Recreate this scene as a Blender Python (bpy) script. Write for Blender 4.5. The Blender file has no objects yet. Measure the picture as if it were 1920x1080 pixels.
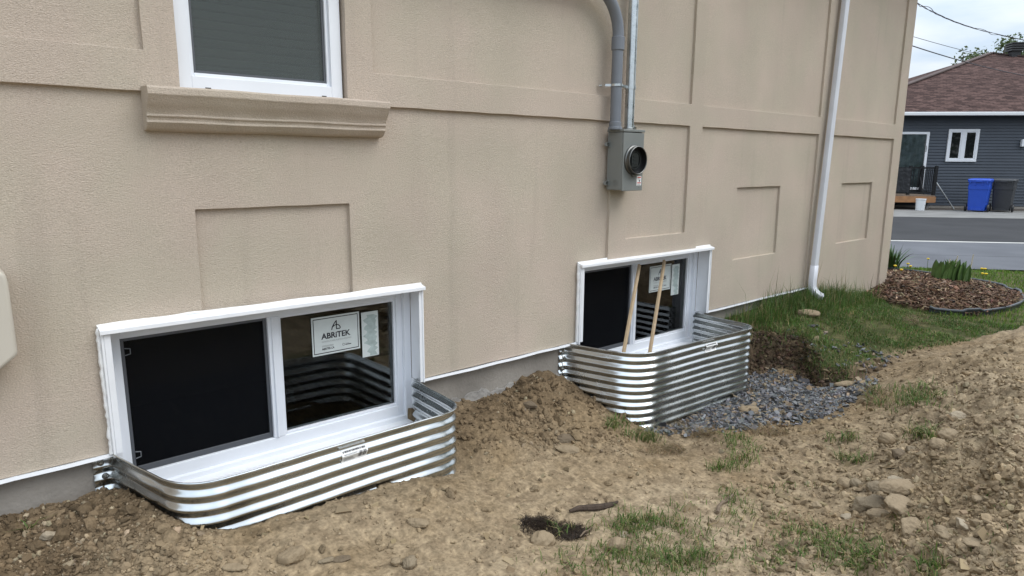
import bpy, bmesh, math, random
import numpy as np
from mathutils import Vector, Matrix

random.seed(7)
RNG = np.random.default_rng(11)
SC = bpy.context.scene
COL = SC.collection
R = math.radians

# ------------------------------------------------------------------ camera
CAM = np.array([0.0, -2.9, 1.6])
FPX, PITCH, ROLL, YAW = 1250.0, 0.188738, 0.0065068, 0.7043084
F_ = np.array([math.sin(YAW) * math.cos(PITCH), math.cos(YAW) * math.cos(PITCH), -math.sin(PITCH)])
_r = np.array([math.cos(YAW), -math.sin(YAW), 0.0])
_u = np.cross(_r, F_)
R_ = math.cos(ROLL) * _r + math.sin(ROLL) * _u
U_ = -math.sin(ROLL) * _r + math.cos(ROLL) * _u
cam_d = bpy.data.cameras.new('camera')
cam = bpy.data.objects.new('camera', cam_d)
COL.objects.link(cam)
cam.matrix_world = Matrix(((R_[0], U_[0], -F_[0], CAM[0]), (R_[1], U_[1], -F_[1], CAM[1]),
                           (R_[2], U_[2], -F_[2], CAM[2]), (0, 0, 0, 1)))
cam_d.sensor_width = 36.0
cam_d.lens = 36.0 * FPX / 1920.0
cam_d.clip_start = 0.05
cam_d.clip_end = 800.0
SC.camera = cam

# ------------------------------------------------------------------ sky, sun, exposure
SUN_EL, SUN_VEC = R(52), np.array([0.40, -0.60])
world = bpy.data.worlds.new('World')
SC.world = world
world.use_nodes = True
wn, wl = world.node_tree.nodes, world.node_tree.links
wn.clear()
w_out = wn.new('ShaderNodeOutputWorld')
w_bg = wn.new('ShaderNodeBackground'); w_bg.inputs['Strength'].default_value = 0.1
sky = wn.new('ShaderNodeTexSky'); sky.sky_type = 'NISHITA'; sky.sun_disc = False
sky.sun_elevation = SUN_EL
sky.sun_rotation = math.atan2(SUN_VEC[0], SUN_VEC[1])
tc = wn.new('ShaderNodeTexCoord')
sep = wn.new('ShaderNodeSeparateXYZ'); wl.new(tc.outputs['Generated'], sep.inputs[0])
def wmath(op, a, b=None, clamp=False):
    m = wn.new('ShaderNodeMath'); m.operation = op; m.use_clamp = clamp
    for i, v in enumerate((a, b)):
        if v is None: continue
        if isinstance(v, (int, float)): m.inputs[i].default_value = v
        else: wl.new(v, m.inputs[i])
    return m.outputs[0]
zc = wmath('MAXIMUM', sep.outputs['Z'], 0.0)
den = wmath('ADD', zc, 0.12)
cmb = wn.new('ShaderNodeCombineXYZ')
wl.new(wmath('DIVIDE', sep.outputs['X'], den), cmb.inputs[0])
wl.new(wmath('DIVIDE', sep.outputs['Y'], den), cmb.inputs[1])
cn = wn.new('ShaderNodeTexNoise'); cn.inputs['Scale'].default_value = 1.25; cn.inputs['Detail'].default_value = 6.0
cn.inputs['Roughness'].default_value = 0.52
wl.new(cmb.outputs[0], cn.inputs['Vector'])
cr = wn.new('ShaderNodeMapRange'); cr.inputs['From Min'].default_value = 0.36; cr.inputs['From Max'].default_value = 0.60
wl.new(cn.outputs['Fac'], cr.inputs['Value'])
cmixc = wn.new('ShaderNodeMix'); cmixc.data_type = 'RGBA'
cmixc.inputs['A'].default_value = (4.2, 4.95, 5.85, 1); cmixc.inputs['B'].default_value = (5.9, 6.25, 6.65, 1)
wl.new(cr.outputs[0], cmixc.inputs['Factor'])
grad = wmath('ADD', wmath('MULTIPLY', zc, 2.25), 0.90)       # an overcast sky is brightest overhead
cg = wn.new('ShaderNodeVectorMath'); cg.operation = 'SCALE'
wl.new(cmixc.outputs['Result'], cg.inputs[0]); wl.new(grad, cg.inputs['Scale'])
wmix = wn.new('ShaderNodeMix'); wmix.data_type = 'RGBA'
wmix.inputs['Factor'].default_value = 0.90
wl.new(sky.outputs[0], wmix.inputs['A']); wl.new(cg.outputs[0], wmix.inputs['B'])
wl.new(wmix.outputs['Result'], w_bg.inputs['Color']); wl.new(w_bg.outputs[0], w_out.inputs[0])

sun_d = bpy.data.lights.new('sun', 'SUN'); sun_d.energy = 1.0; sun_d.angle = R(38); sun_d.color = (1.0, 0.965, 0.91)
sun = bpy.data.objects.new('sun', sun_d); COL.objects.link(sun)
_sd = Vector((SUN_VEC[0], SUN_VEC[1], 0)).normalized() * math.cos(SUN_EL) + Vector((0, 0, math.sin(SUN_EL)))
sun.rotation_euler = _sd.to_track_quat('Z', 'Y').to_euler()
sun.location = (0, -4, 12)
SC.view_settings.view_transform = 'Standard'
SC.view_settings.look = 'None'
SC.view_settings.exposure = 0.50
SC.view_settings.gamma = 1.0
SC.view_settings.use_curve_mapping = False
SC.cycles.max_bounces = 6
SC.cycles.transparent_max_bounces = 10
SC.cycles.caustics_reflective = False
SC.cycles.caustics_refractive = False

# ------------------------------------------------------------------ helpers
def ray(px, py):
    v = F_ * FPX + R_ * (px - 960) - U_ * (py - 540)
    return v
def on_y(px, py, Y):
    v = ray(px, py); return CAM + v * (Y - CAM[1]) / v[1]
def on_z(px, py, z):
    v = ray(px, py); return CAM + v * (z - CAM[2]) / v[2]

def tag(o, label=None, cat=None, group=None, kind=None):
    if label: o['label'] = label
    if cat: o['category'] = cat
    if group: o['group'] = group
    if kind: o['kind'] = kind
    return o
def empty(name, loc=(0, 0, 0), rz=0.0):
    o = bpy.data.objects.new(name, None); COL.objects.link(o)
    o.location = loc; o.rotation_euler = (0, 0, rz); o.empty_display_size = 0.05
    return o
def copy_tree(o, parent=None):
    c = o.copy(); COL.objects.link(c)
    if parent: c.parent = parent
    for ch in o.children: copy_tree(ch, c)
    return c

class MB:
    def __init__(s): s.v = []; s.f = []; s.m = []; s.uv = {}
    def add(s, vs, fs, mi=0):
        b = len(s.v); s.v += [tuple(float(c) for c in p) for p in vs]
        for f in fs: s.f.append(tuple(b + i for i in f)); s.m.append(mi)
        return s
    def box(s, x0, x1, y0, y1, z0, z1, mi=0):
        return s.add([(x0, y0, z0), (x1, y0, z0), (x1, y1, z0), (x0, y1, z0), (x0, y0, z1), (x1, y0, z1), (x1, y1, z1), (x0, y1, z1)],
                     [(0, 3, 2, 1), (4, 5, 6, 7), (0, 1, 5, 4), (1, 2, 6, 5), (2, 3, 7, 6), (3, 0, 4, 7)], mi)
    def bar(s, a, b, w, h, mi=0, up=(0, 0, 1)):
        a, b = Vector(a), Vector(b); d = (b - a).normalized(); u = Vector(up)
        x = d.cross(u)
        if x.length < 1e-4: x = d.cross(Vector((0, 1, 0)))
        x.normalize(); y = x.cross(d).normalized()
        vs = []
        for p in (a, b):
            for sx, sy in ((-1, -1), (1, -1), (1, 1), (-1, 1)): vs.append(p + x * w * .5 * sx + y * h * .5 * sy)
        return s.add(vs, [(0, 1, 2, 3), (7, 6, 5, 4), (0, 4, 5, 1), (1, 5, 6, 2), (2, 6, 7, 3), (3, 7, 4, 0)], mi)
    def tube(s, pts, r, n=12, mi=0, cap=True):
        pts = [Vector(p) for p in pts]; k = len(pts); rs = r if isinstance(r, (list, tuple, np.ndarray)) else [r] * k
        t0 = (pts[1] - pts[0]).normalized(); up = Vector((0, 0, 1)) if abs(t0.z) < .9 else Vector((0, 1, 0))
        x = t0.cross(up).normalized(); vs = []
        for i in range(k):
            t = (pts[min(i + 1, k - 1)] - pts[max(i - 1, 0)]).normalized()
            x = (x - t * x.dot(t)).normalized(); y = t.cross(x)
            for j in range(n):
                a = 2 * math.pi * j / n
                vs.append(pts[i] + (x * math.cos(a) + y * math.sin(a)) * rs[i])
        fs = [(i * n + j, i * n + (j + 1) % n, (i + 1) * n + (j + 1) % n, (i + 1) * n + j) for i in range(k - 1) for j in range(n)]
        if cap: fs += [tuple(range(n))[::-1], tuple((k - 1) * n + j for j in range(n))]
        return s.add(vs, fs, mi)
    def loft(s, loops, mi=0, cap=True):
        n = len(loops[0]); vs = [p for l in loops for p in l]
        fs = [(i * n + j, i * n + (j + 1) % n, (i + 1) * n + (j + 1) % n, (i + 1) * n + j) for i in range(len(loops) - 1) for j in range(n)]
        if cap: fs += [tuple(range(n))[::-1], tuple((len(loops) - 1) * n + j for j in range(n))]
        return s.add(vs, fs, mi)
    def prism(s, poly, fn, a, b, mi=0):        # poly of 2-D points extruded between fn(p, a) and fn(p, b)
        n = len(poly)
        return s.add([fn(p, a) for p in poly] + [fn(p, b) for p in poly],
                     [tuple(range(n))[::-1], tuple(range(n, 2 * n))] + [(i, (i + 1) % n, n + (i + 1) % n, n + i) for i in range(n)], mi)
    def lathe(s, prof, c, axis='y', n=32, mi=0):
        vs = []
        for r, h in prof:
            for j in range(n):
                a = 2 * math.pi * j / n; p, q = r * math.cos(a), r * math.sin(a)
                vs.append((c[0] + p, c[1] + h, c[2] + q) if axis == 'y' else ((c[0] + p, c[1] + q, c[2] + h) if axis == 'z' else (c[0] + h, c[1] + p, c[2] + q)))
        k = len(prof)
        return s.add(vs, [(i * n + j, i * n + (j + 1) % n, (i + 1) * n + (j + 1) % n, (i + 1) * n + j) for i in range(k - 1) for j in range(n)], mi)
    def build(s, name, mats, parent=None, loc=(0, 0, 0), smooth=False, bevel=0.0, seg=2, solid=0.0, angle=40, fixn=True):
        me = bpy.data.meshes.new(name)
        me.from_pydata(s.v, [], s.f)
        for m in (mats if isinstance(mats, (list, tuple)) else [mats]): me.materials.append(m)
        me.polygons.foreach_set('material_index', s.m)
        if fixn:
            bm = bmesh.new(); bm.from_mesh(me); bmesh.ops.recalc_face_normals(bm, faces=bm.faces); bm.to_mesh(me); bm.free()
        if smooth:
            me.polygons.foreach_set('use_smooth', [True] * len(me.polygons))
            me.set_sharp_from_angle(angle=R(angle))
        me.update()
        o = bpy.data.objects.new(name, me); COL.objects.link(o)
        o.location = loc
        if parent: o.parent = parent
        if solid:
            md = o.modifiers.new('solid', 'SOLIDIFY'); md.thickness = solid; md.offset = 0
        if bevel:
            md = o.modifiers.new('bevel', 'BEVEL'); md.width = bevel; md.segments = seg; md.limit_method = 'ANGLE'; md.angle_limit = R(35)
        return o

def rrect(hx, hy, r, z, cx=0, cy=0, k=4):
    pts = []
    for sx, sy, a0 in ((1, 1, 0), (-1, 1, 90), (-1, -1, 180), (1, -1, 270)):
        for i in range(k + 1):
            a = R(a0 + 90 * i / k)
            pts.append((cx + sx * (hx - r) + r * math.cos(a), cy + sy * (hy - r) + r * math.sin(a), z))
    return pts

# ---- materials
def mat(name, col, rough=0.6, metal=0.0, bump=0.0, bscale=40.0, var=0.0, vscale=3.0, col2=None, spec=0.5, detail=4.0, coord='Object', attr=None, rvar=0.0):
    m = bpy.data.materials.new(name); m.use_nodes = True
    nt = m.node_tree; n, l = nt.nodes, nt.links
    b = n['Principled BSDF']
    b.inputs['Roughness'].default_value = rough; b.inputs['Metallic'].default_value = metal
    b.inputs['Specular IOR Level'].default_value = spec
    t = n.new('ShaderNodeTexCoord')
    src = None
    if attr:
        a = n.new('ShaderNodeAttribute'); a.attribute_name = attr; src = a.outputs['Color']
    else:
        rgb = n.new('ShaderNodeRGB'); rgb.outputs[0].default_value = (*col, 1); src = rgb.outputs[0]
    if var or col2:
        nz = n.new('ShaderNodeTexNoise'); nz.inputs['Scale'].default_value = vscale; nz.inputs['Detail'].default_value = detail
        l.new(t.outputs[coord], nz.inputs['Vector'])
        mr = n.new('ShaderNodeMapRange'); mr.inputs['From Min'].default_value = .3; mr.inputs['From Max'].default_value = .7
        l.new(nz.outputs['Fac'], mr.inputs['Value'])
        if col2:
            mx = n.new('ShaderNodeMix'); mx.data_type = 'RGBA'; l.new(mr.outputs[0], mx.inputs['Factor'])
            l.new(src, mx.inputs['A']); mx.inputs['B'].default_value = (*col2, 1); src = mx.outputs['Result']
        if var:
            mr2 = n.new('ShaderNodeMapRange'); mr2.inputs['To Min'].default_value = 1 - var; mr2.inputs['To Max'].default_value = 1 + var
            l.new(mr.outputs[0], mr2.inputs['Value'])
            vm = n.new('ShaderNodeVectorMath'); vm.operation = 'SCALE'; l.new(src, vm.inputs[0]); l.new(mr2.outputs[0], vm.inputs['Scale']); src = vm.outputs[0]
        if rvar:
            mr3 = n.new('ShaderNodeMapRange'); mr3.inputs['To Min'].default_value = rough - rvar; mr3.inputs['To Max'].default_value = rough + rvar
            l.new(mr.outputs[0], mr3.inputs['Value']); l.new(mr3.outputs[0], b.inputs['Roughness'])
    l.new(src, b.inputs['Base Color'])
    if bump:
        bz = n.new('ShaderNodeTexNoise'); bz.inputs['Scale'].default_value = bscale; bz.inputs['Detail'].default_value = 3
        l.new(t.outputs[coord], bz.inputs['Vector'])
        bp = n.new('ShaderNodeBump'); bp.inputs['Strength'].default_value = bump; bp.inputs['Distance'].default_value = 0.4 / bscale
        l.new(bz.outputs['Fac'], bp.inputs['Height']); l.new(bp.outputs[0], b.inputs['Normal'])
    return m

def stucco_mat():
    m = mat('stucco', (.5, .42, .325), .9, spec=.2)
    nt = m.node_tree; n, l = nt.nodes, nt.links; b = n['Principled BSDF']
    t = n.new('ShaderNodeTexCoord')
    def noise(sc, det=4, vec=None):
        z = n.new('ShaderNodeTexNoise'); z.inputs['Scale'].default_value = sc; z.inputs['Detail'].default_value = det
        l.new(vec or t.outputs['Object'], z.inputs['Vector']); return z.outputs['Fac']
    def rng(v, a, c, lo, hi):
        r = n.new('ShaderNodeMapRange'); r.inputs[1].default_value = a; r.inputs[2].default_value = c; r.inputs[3].default_value = lo; r.inputs[4].default_value = hi
        l.new(v, r.inputs[0]); return r.outputs[0]
    def mul(a, c):
        k = n.new('ShaderNodeMath'); k.operation = 'MULTIPLY'; l.new(a, k.inputs[0]); l.new(c, k.inputs[1]); return k.outputs[0]
    mp = n.new('ShaderNodeMapping'); mp.inputs['Scale'].default_value = (1.0, 1.0, .28); l.new(t.outputs['Object'], mp.inputs['Vector'])
    streak = rng(noise(3.2, 5, mp.outputs[0]), .3, .7, .965, 1.025)
    blot = rng(noise(1.3, 7), .3, .7, .92, 1.05)
    grain = rng(noise(260, 3), .25, .75, .84, 1.14)
    dots = rng(noise(38, 2), .20, .26, .80, 1.0)
    mp3 = n.new('ShaderNodeMapping'); mp3.inputs['Scale'].default_value = (1.0, 1.0, .06); l.new(t.outputs['Object'], mp3.inputs['Vector'])
    drip_ = rng(noise(9, 4, mp3.outputs[0]), .60, .76, 1.0, .90)
    k = mul(mul(mul(streak, drip_), blot), mul(grain, dots))
    mx = n.new('ShaderNodeMix'); mx.data_type = 'RGBA'
    mx.inputs['A'].default_value = (.532, .444, .366, 1); mx.inputs['B'].default_value = (.506, .440, .352, 1)
    l.new(rng(noise(2.3, 5), .38, .62, 0, 1), mx.inputs['Factor'])
    vm = n.new('ShaderNodeVectorMath'); vm.operation = 'SCALE'; l.new(mx.outputs['Result'], vm.inputs[0]); l.new(k, vm.inputs['Scale'])
    l.new(vm.outputs[0], b.inputs['Base Color'])
    mp2 = n.new('ShaderNodeMapping'); mp2.inputs['Rotation'].default_value = (0, R(28), 0); mp2.inputs['Scale'].default_value = (.6, 1, 1.25); l.new(t.outputs['Object'], mp2.inputs['Vector'])
    ad = n.new('ShaderNodeMath'); ad.operation = 'ADD'; l.new(noise(270, 3, mp2.outputs[0]), ad.inputs[0]); l.new(rng(noise(95, 2), 0, 1, 0, .3), ad.inputs[1])
    bp = n.new('ShaderNodeBump'); bp.inputs['Strength'].default_value = .95; bp.inputs['Distance'].default_value = .0040
    l.new(ad.outputs[0], bp.inputs['Height']); l.new(bp.outputs[0], b.inputs['Normal'])
    return m

def glass_mat(name, refl=1.0, tint=(.92, .95, .94), rough=0.0):
    m = bpy.data.materials.new(name); m.use_nodes = True
    n, l = m.node_tree.nodes, m.node_tree.links
    n.remove(n['Principled BSDF']); out = n['Material Output']
    tr = n.new('ShaderNodeBsdfTransparent'); tr.inputs[0].default_value = (*tint, 1)
    gl = n.new('ShaderNodeBsdfGlossy'); gl.inputs['Roughness'].default_value = rough; gl.inputs['Color'].default_value = (refl, refl, refl, 1)
    fr = n.new('ShaderNodeFresnel'); fr.inputs['IOR'].default_value = 1.58
    mx = n.new('ShaderNodeMixShader'); l.new(fr.outputs[0], mx.inputs[0]); l.new(tr.outputs[0], mx.inputs[1]); l.new(gl.outputs[0], mx.inputs[2])
    l.new(mx.outputs[0], out.inputs[0]); return m

def screen_mat(name, col, cover):
    m = bpy.data.materials.new(name); m.use_nodes = True
    n, l = m.node_tree.nodes, m.node_tree.links; b = n['Principled BSDF']; out = n['Material Output']
    b.inputs['Base Color'].default_value = (*col, 1); b.inputs['Roughness'].default_value = .6; b.inputs['Specular IOR Level'].default_value = .08
    tr = n.new('ShaderNodeBsdfTransparent'); mx = n.new('ShaderNodeMixShader'); mx.inputs[0].default_value = cover
    l.new(tr.outputs[0], mx.inputs[1]); l.new(b.outputs[0], mx.inputs[2]); l.new(mx.outputs[0], out.inputs[0]); return m

def leaf_mat(name, attr='Col', trans=.35):
    m = bpy.data.materials.new(name); m.use_nodes = True
    n, l = m.node_tree.nodes, m.node_tree.links; b = n['Principled BSDF']; out = n['Material Output']
    a = n.new('ShaderNodeAttribute'); a.attribute_name = attr; l.new(a.outputs['Color'], b.inputs['Base Color'])
    b.inputs['Roughness'].default_value = .55; b.inputs['Specular IOR Level'].default_value = .3
    tl = n.new('ShaderNodeBsdfTranslucent'); l.new(a.outputs['Color'], tl.inputs[0])
    mx = n.new('ShaderNodeMixShader'); mx.inputs[0].default_value = trans
    l.new(b.outputs[0], mx.inputs[1]); l.new(tl.outputs[0], mx.inputs[2]); l.new(mx.outputs[0], out.inputs[0]); return m

def galv_mat():
    m = mat('galvanised_steel', (.60, .62, .62), .2, 1.0)
    n, l = m.node_tree.nodes, m.node_tree.links; b = n['Principled BSDF']; t = n.new('ShaderNodeTexCoord')
    v = n.new('ShaderNodeTexVoronoi'); v.inputs['Scale'].default_value = 70; l.new(t.outputs['Object'], v.inputs['Vector'])
    z = n.new('ShaderNodeTexNoise'); z.inputs['Scale'].default_value = 6; z.inputs['Detail'].default_value = 6; l.new(t.outputs['Object'], z.inputs['Vector'])
    sepc = n.new('ShaderNodeSeparateColor'); l.new(v.outputs['Color'], sepc.inputs[0])
    r = n.new('ShaderNodeMapRange'); r.inputs[3].default_value = .19; r.inputs[4].default_value = .215; l.new(sepc.outputs[0], r.inputs[0])
    r2 = n.new('ShaderNodeMapRange'); r2.inputs[1].default_value = .35; r2.inputs[2].default_value = .75; r2.inputs[3].default_value = 0; r2.inputs[4].default_value = .10; l.new(z.outputs['Fac'], r2.inputs[0])
    ad = n.new('ShaderNodeMath'); ad.operation = 'ADD'; l.new(r.outputs[0], ad.inputs[0]); l.new(r2.outputs[0], ad.inputs[1]); l.new(ad.outputs[0], b.inputs['Roughness'])
    # dried mud splashes, thicker towards the foot
    dz = n.new('ShaderNodeTexNoise'); dz.inputs['Scale'].default_value = 16; dz.inputs['Detail'].default_value = 8; dz.inputs['Roughness'].default_value = .7; l.new(t.outputs['Object'], dz.inputs['Vector'])
    sx = n.new('ShaderNodeSeparateXYZ'); l.new(t.outputs['Object'], sx.inputs[0])
    hz_ = n.new('ShaderNodeMapRange'); hz_.inputs[1].default_value = .42; hz_.inputs[2].default_value = .10; hz_.inputs[3].default_value = -.06; hz_.inputs[4].default_value = .10; l.new(sx.outputs['Z'], hz_.inputs[0])
    da = n.new('ShaderNodeMath'); da.operation = 'ADD'; l.new(dz.outputs['Fac'], da.inputs[0]); l.new(hz_.outputs[0], da.inputs[1])
    dm = n.new('ShaderNodeMapRange'); dm.inputs[1].default_value = .66; dm.inputs[2].default_value = .76; l.new(da.outputs[0], dm.inputs[0])
    mudc = n.new('ShaderNodeBsdfDiffuse'); mudc.inputs[0].default_value = (.20, .155, .10, 1)
    mud = n.new('ShaderNodeMixShader'); l.new(b.outputs[0], mud.inputs[1]); l.new(mudc.outputs[0], mud.inputs[2])
    dk = n.new('ShaderNodeMath'); dk.operation = 'MULTIPLY'; l.new(dm.outputs[0], dk.inputs[0]); dk.inputs[1].default_value = .6; l.new(dk.outputs[0], mud.inputs[0])
    l.new(mud.outputs[0], n['Material Output'].inputs[0])
    bp = n.new('ShaderNodeBump'); bp.inputs['Strength'].default_value = .10; bp.inputs['Distance'].default_value = .002
    l.new(z.outputs['Fac'], bp.inputs['Height']); l.new(bp.outputs[0], b.inputs['Normal'])
    return m

M = {}
M['stucco'] = stucco_mat()
M['white'] = mat('white_vinyl', (.80, .82, .86), .32, var=.03, vscale=4)
M['white_metal'] = mat('white_aluminium', (.82, .83, .85), .3, var=.04, vscale=9, bump=.1, bscale=30)
M['caulk'] = mat('white_caulk', (.84, .84, .83), .5, bump=.5, bscale=90)
M['concrete'] = mat('concrete', (.285, .258, .225), .9, var=.22, vscale=3.5, bump=.5, bscale=60, detail=8)
M['screen'] = screen_mat('insect_screen', (.004, .0045, .006), .76)
M['screen_up'] = screen_mat('grey_insect_screen', (.115, .130, .125), .60)
M['screen_frame'] = mat('dark_screen_frame', (.09, .095, .105), .45)
M['glass'] = glass_mat('window_glass', .80)
M['galv'] = galv_mat()
M['conduit_galv'] = mat('conduit_steel', (.60, .63, .64), .32, 1.0, var=.15, vscale=18, bump=.1, bscale=50, rvar=.1)
M['pvc'] = mat('grey_pvc', (.175, .19, .215), .42, var=.05, vscale=8)
M['meter'] = mat('grey_painted_steel', (.205, .215, .205), .38, var=.04, vscale=6, bump=.05, bscale=120)
M['ring'] = mat('bare_steel', (.42, .42, .40), .3, 1.0)
M['ring_dull'] = mat('dull_steel', (.17, .17, .165), .38, 1.0)
M['black'] = mat('black_plastic', (.012, .012, .013), .38)
M['black_matte'] = mat('black_matte', (.01, .01, .011), .8)
M['jaw'] = mat('grey_jaw', (.022, .025, .024), .5)
M['paper'] = mat('paper', (.62, .66, .64), .6, var=.05, vscale=14)
M['paper_white'] = mat('label_white', (.82, .82, .80), .45)
M['ink'] = mat('ink', (.016, .013, .022), .6)
M['ink_grey'] = mat('grey_ink', (.30, .30, .30), .6)
M['glue'] = mat('glue_film', (.40, .47, .45), .6, var=.15, vscale=50)
M['red'] = mat('label_red', (.55, .04, .03), .5)
M['pine'] = mat('pine_wood', (.40, .29, .175), .65, col2=(.48, .36, .23), vscale=14, bump=.2, bscale=60)
M['spout'] = mat('painted_downspout', (.64, .655, .70), .4, var=.06, vscale=7)
M['beige_plastic'] = mat('beige_plastic', (.52, .48, .41), .45, var=.04, vscale=3, bump=.08, bscale=200)
M['dark_room'] = mat('interior_paint', (.14, .13, .12), .9)
M['blind'] = mat('blind_slat', (.30, .32, .31), .6)
M['roof_dark'] = mat('roof_felt', (.09, .07, .065), .9)

# ------------------------------------------------------------------ numpy noise
_perm = np.random.default_rng(3).permutation(512).astype(np.int64)
_grad = np.random.default_rng(4).normal(size=(512, 2)); _grad /= np.linalg.norm(_grad, axis=1)[:, None]
def pn(x, y):
    xi = np.floor(x).astype(np.int64); yi = np.floor(y).astype(np.int64); xf = x - xi; yf = y - yi
    def g(i, j, dx, dy):
        h = _perm[(_perm[i & 511] + j) & 511]; gr = _grad[h]; return gr[..., 0] * dx + gr[..., 1] * dy
    u = xf * xf * xf * (xf * (xf * 6 - 15) + 10); v = yf * yf * yf * (yf * (yf * 6 - 15) + 10)
    a = g(xi, yi, xf, yf); b = g(xi + 1, yi, xf - 1, yf); c = g(xi, yi + 1, xf, yf - 1); d = g(xi + 1, yi + 1, xf - 1, yf - 1)
    return (a + (b - a) * u) + ((c + (d - c) * u) - (a + (b - a) * u)) * v
def fbm(x, y, sc, oct=4, gain=.5, off=0.):
    s = 0; a = 1.
    for o in range(oct):
        k = 2.03 ** o / sc
        s = s + a * pn(x * k + 13.7 * o + off, y * k - 7.3 * o + off * 1.7); a *= gain
    return s
def sstep(a, b, x):
    t = np.clip((x - a) / (b - a), 0, 1); return t * t * (3 - 2 * t)

# ------------------------------------------------------------------ street frame (the neighbour's side of the street)
E_ = np.array([.68, -.73]) / math.hypot(.68, .73)
N_ = np.array([-E_[1], E_[0]])
ROT = math.atan2(E_[1], E_[0])
def street(s, d, z=0.0):
    p = CAM[:2] + E_ * s + N_ * d
    return (p[0], p[1], z)

def px_at(px, py, d):
    v = ray(px, py); dd = v[0] * N_[0] + v[1] * N_[1]; return CAM + v * d / dd

# ------------------------------------------------------------------ terrain
def rbf_fit(P, kern):
    P = np.array(P, float); n = len(P)
    D = np.hypot(P[:, None, 0] - P[None, :, 0], P[:, None, 1] - P[None, :, 1])
    A = np.zeros((n + 1, n + 1)); A[:n, :n] = kern(D) - np.eye(n) * 0.004; A[:n, n] = 1; A[n, :n] = 1
    w = np.linalg.solve(A, np.append(P[:, 2], 0.0))
    def f(x, y):
        s = np.full(x.shape, w[n])
        for i in range(n): s = s + w[i] * kern(np.hypot(x - P[i, 0], y - P[i, 1]))
        return s
    return f
kern = lambda d: -np.sqrt(d * d + .02)
pix = [(0, 1080, .25), (300, 1080, .23), (600, 1080, .18), (960, 1080, .12), (1250, 1080, .10), (1500, 1080, .13), (1700, 1080, .25), (1920, 1080, .47),
       (150, 1020, .27), (420, 1030, .24), (700, 1000, .17), (900, 900, .11), (1000, 960, .10), (1100, 880, .07), (1000, 820, .14), (1300, 950, .06),
       (1300, 870, .035), (1215, 835, -.02), (1400, 850, .03), (1300, 812, -.03), (1450, 930, .06), (1500, 980, .09), (1600, 1000, .16), (1690, 940, .22), (1560, 900, .10),
       (1500, 850, .05), (1600, 830, .12), (1700, 850, .22), (1800, 900, .38), (1920, 900, .52), (1800, 820, .37), (1900, 800, .50), (1750, 750, .28),
       (1650, 770, .14), (1920, 640, .36), (1850, 676, .36), (1780, 700, .29), (1700, 705, .17), (1650, 735, .11), (1560, 780, .05), (1450, 780, -.03), (1560, 735, -.02),
       (1620, 705, .04), (1500, 720, -.05), (1420, 700, -.04)]
ctrl = [tuple(on_z(*p)) for p in pix]
ctrl += [(-3, 0, .3), (-1, 0, .3), (0, .05, .29), (.18, .05, .275), (.33, .05, .29), (-.2, -.6, .28), (.30, -.25, .30), (.51, -.52, .285), (.65, -.54, .262), (1.03, -.52, .238), (1.57, -.49, .184),
         (1.75, -.46, .14), (1.86, -.3, .19), (1.92, 0, .25), (2.04, .05, .251), (2.43, .05, .224), (2.9, .05, .213), (2.5, -.25, .21), (2.85, -.12, .205), (2.2, -.4, .16),
         (2.97, -.05, .175), (3.0, -.25, .081), (3.1, -.40, .0), (3.25, -.46, -.071), (3.42, -.49, -.09), (4.2, -.53, -.045), (4.32, -.46, -.042), (4.45, 0, -.03), (4.5, -.2, -.035),
         (2.6, -.6, .10), (2.9, -.55, .05), (5.6, -1.0, .05), (6.2, -1.3, .13), (4.9, -.4, -.02), (4.95, -.6, -.02),
         (3.2, -2.9, .60), (4.5, -2.6, .60), (5.6, -2.5, .50), (7, -2.3, .30), (2.2, -3.0, .5), (8.5, -2.6, .15), (3.5, -4, .3), (6, -4.2, .2), (0, -2.9, .1), (-3, -2.9, .12), (0, -6, .08), (-6, -6, .08), (6, -8, .06), (12, -6, .05)]
h_dirt = rbf_fit(ctrl, kern)
h_lawn = rbf_fit([(4.6, 0, .33), (5.3, 0, .335), (6.2, 0, .32), (7, 0, .21), (7.6, 0, .185), (7.97, 0, .185), (5.15, -.34, .25), (4.94, -.23, .25), (5.13, -.62, .17), (4.85, -.85, .09), (5.4, -.93, .10),
                  (5.9, -.98, .10), (6.5, -1.17, .11), (7.3, -.5, .13), (7.76, -.95, .10), (9, -1.05, .09), (9.9, -.3, .10), (10, .6, .11), (11.3, .9, .05), (12.2, -.3, .04), (9, -2.5, .08),
                  (13, -3, .02), (8, 1.5, .2), (9, 4, .08), (6, -.5, .2), (20, -8, .0), (6, 12, .1), (0, -10, .05)], kern)
BANK = [(4.60, .6), (4.62, -.12), (4.85, -.24), (5.02, -.36), (5.10, -.50), (4.96, -.64), (4.80, -.80), (4.92, -.92), (5.32, -.95), (5.88, -1.0), (6.5, -1.2), (7.5, -1.5), (9, -1.9), (12, -2.6), (22, -5.0), (60, -14)]
def bank_sd(x, y):
    best = np.full(x.shape, 1e9); sg = np.ones(x.shape)
    for (ax, ay), (bx, by) in zip(BANK[:-1], BANK[1:]):
        dx, dy = bx - ax, by - ay; t = np.clip(((x - ax) * dx + (y - ay) * dy) / (dx * dx + dy * dy), 0, 1)
        d = np.hypot(x - ax - t * dx, y - ay - t * dy)
        c = dx * (y - ay) - dy * (x - ax)
        upd = d < best; best = np.where(upd, d, best); sg = np.where(upd, np.where(c > 0, 1., -1.), sg)
    return best * sg
WELL1 = [(.36, .30), (.37, .03), (.505, -.35), (.56, -.45), (.70, -.497), (1.62, -.452), (1.73, -.41), (1.80, -.30), (1.80, .30)]
WELL2 = [(2.94, .30), (2.95, .03), (3.094, -.308), (3.15, -.39), (3.30, -.445), (4.10, -.488), (4.23, -.46), (4.325, -.34), (4.36, .30)]
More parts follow.
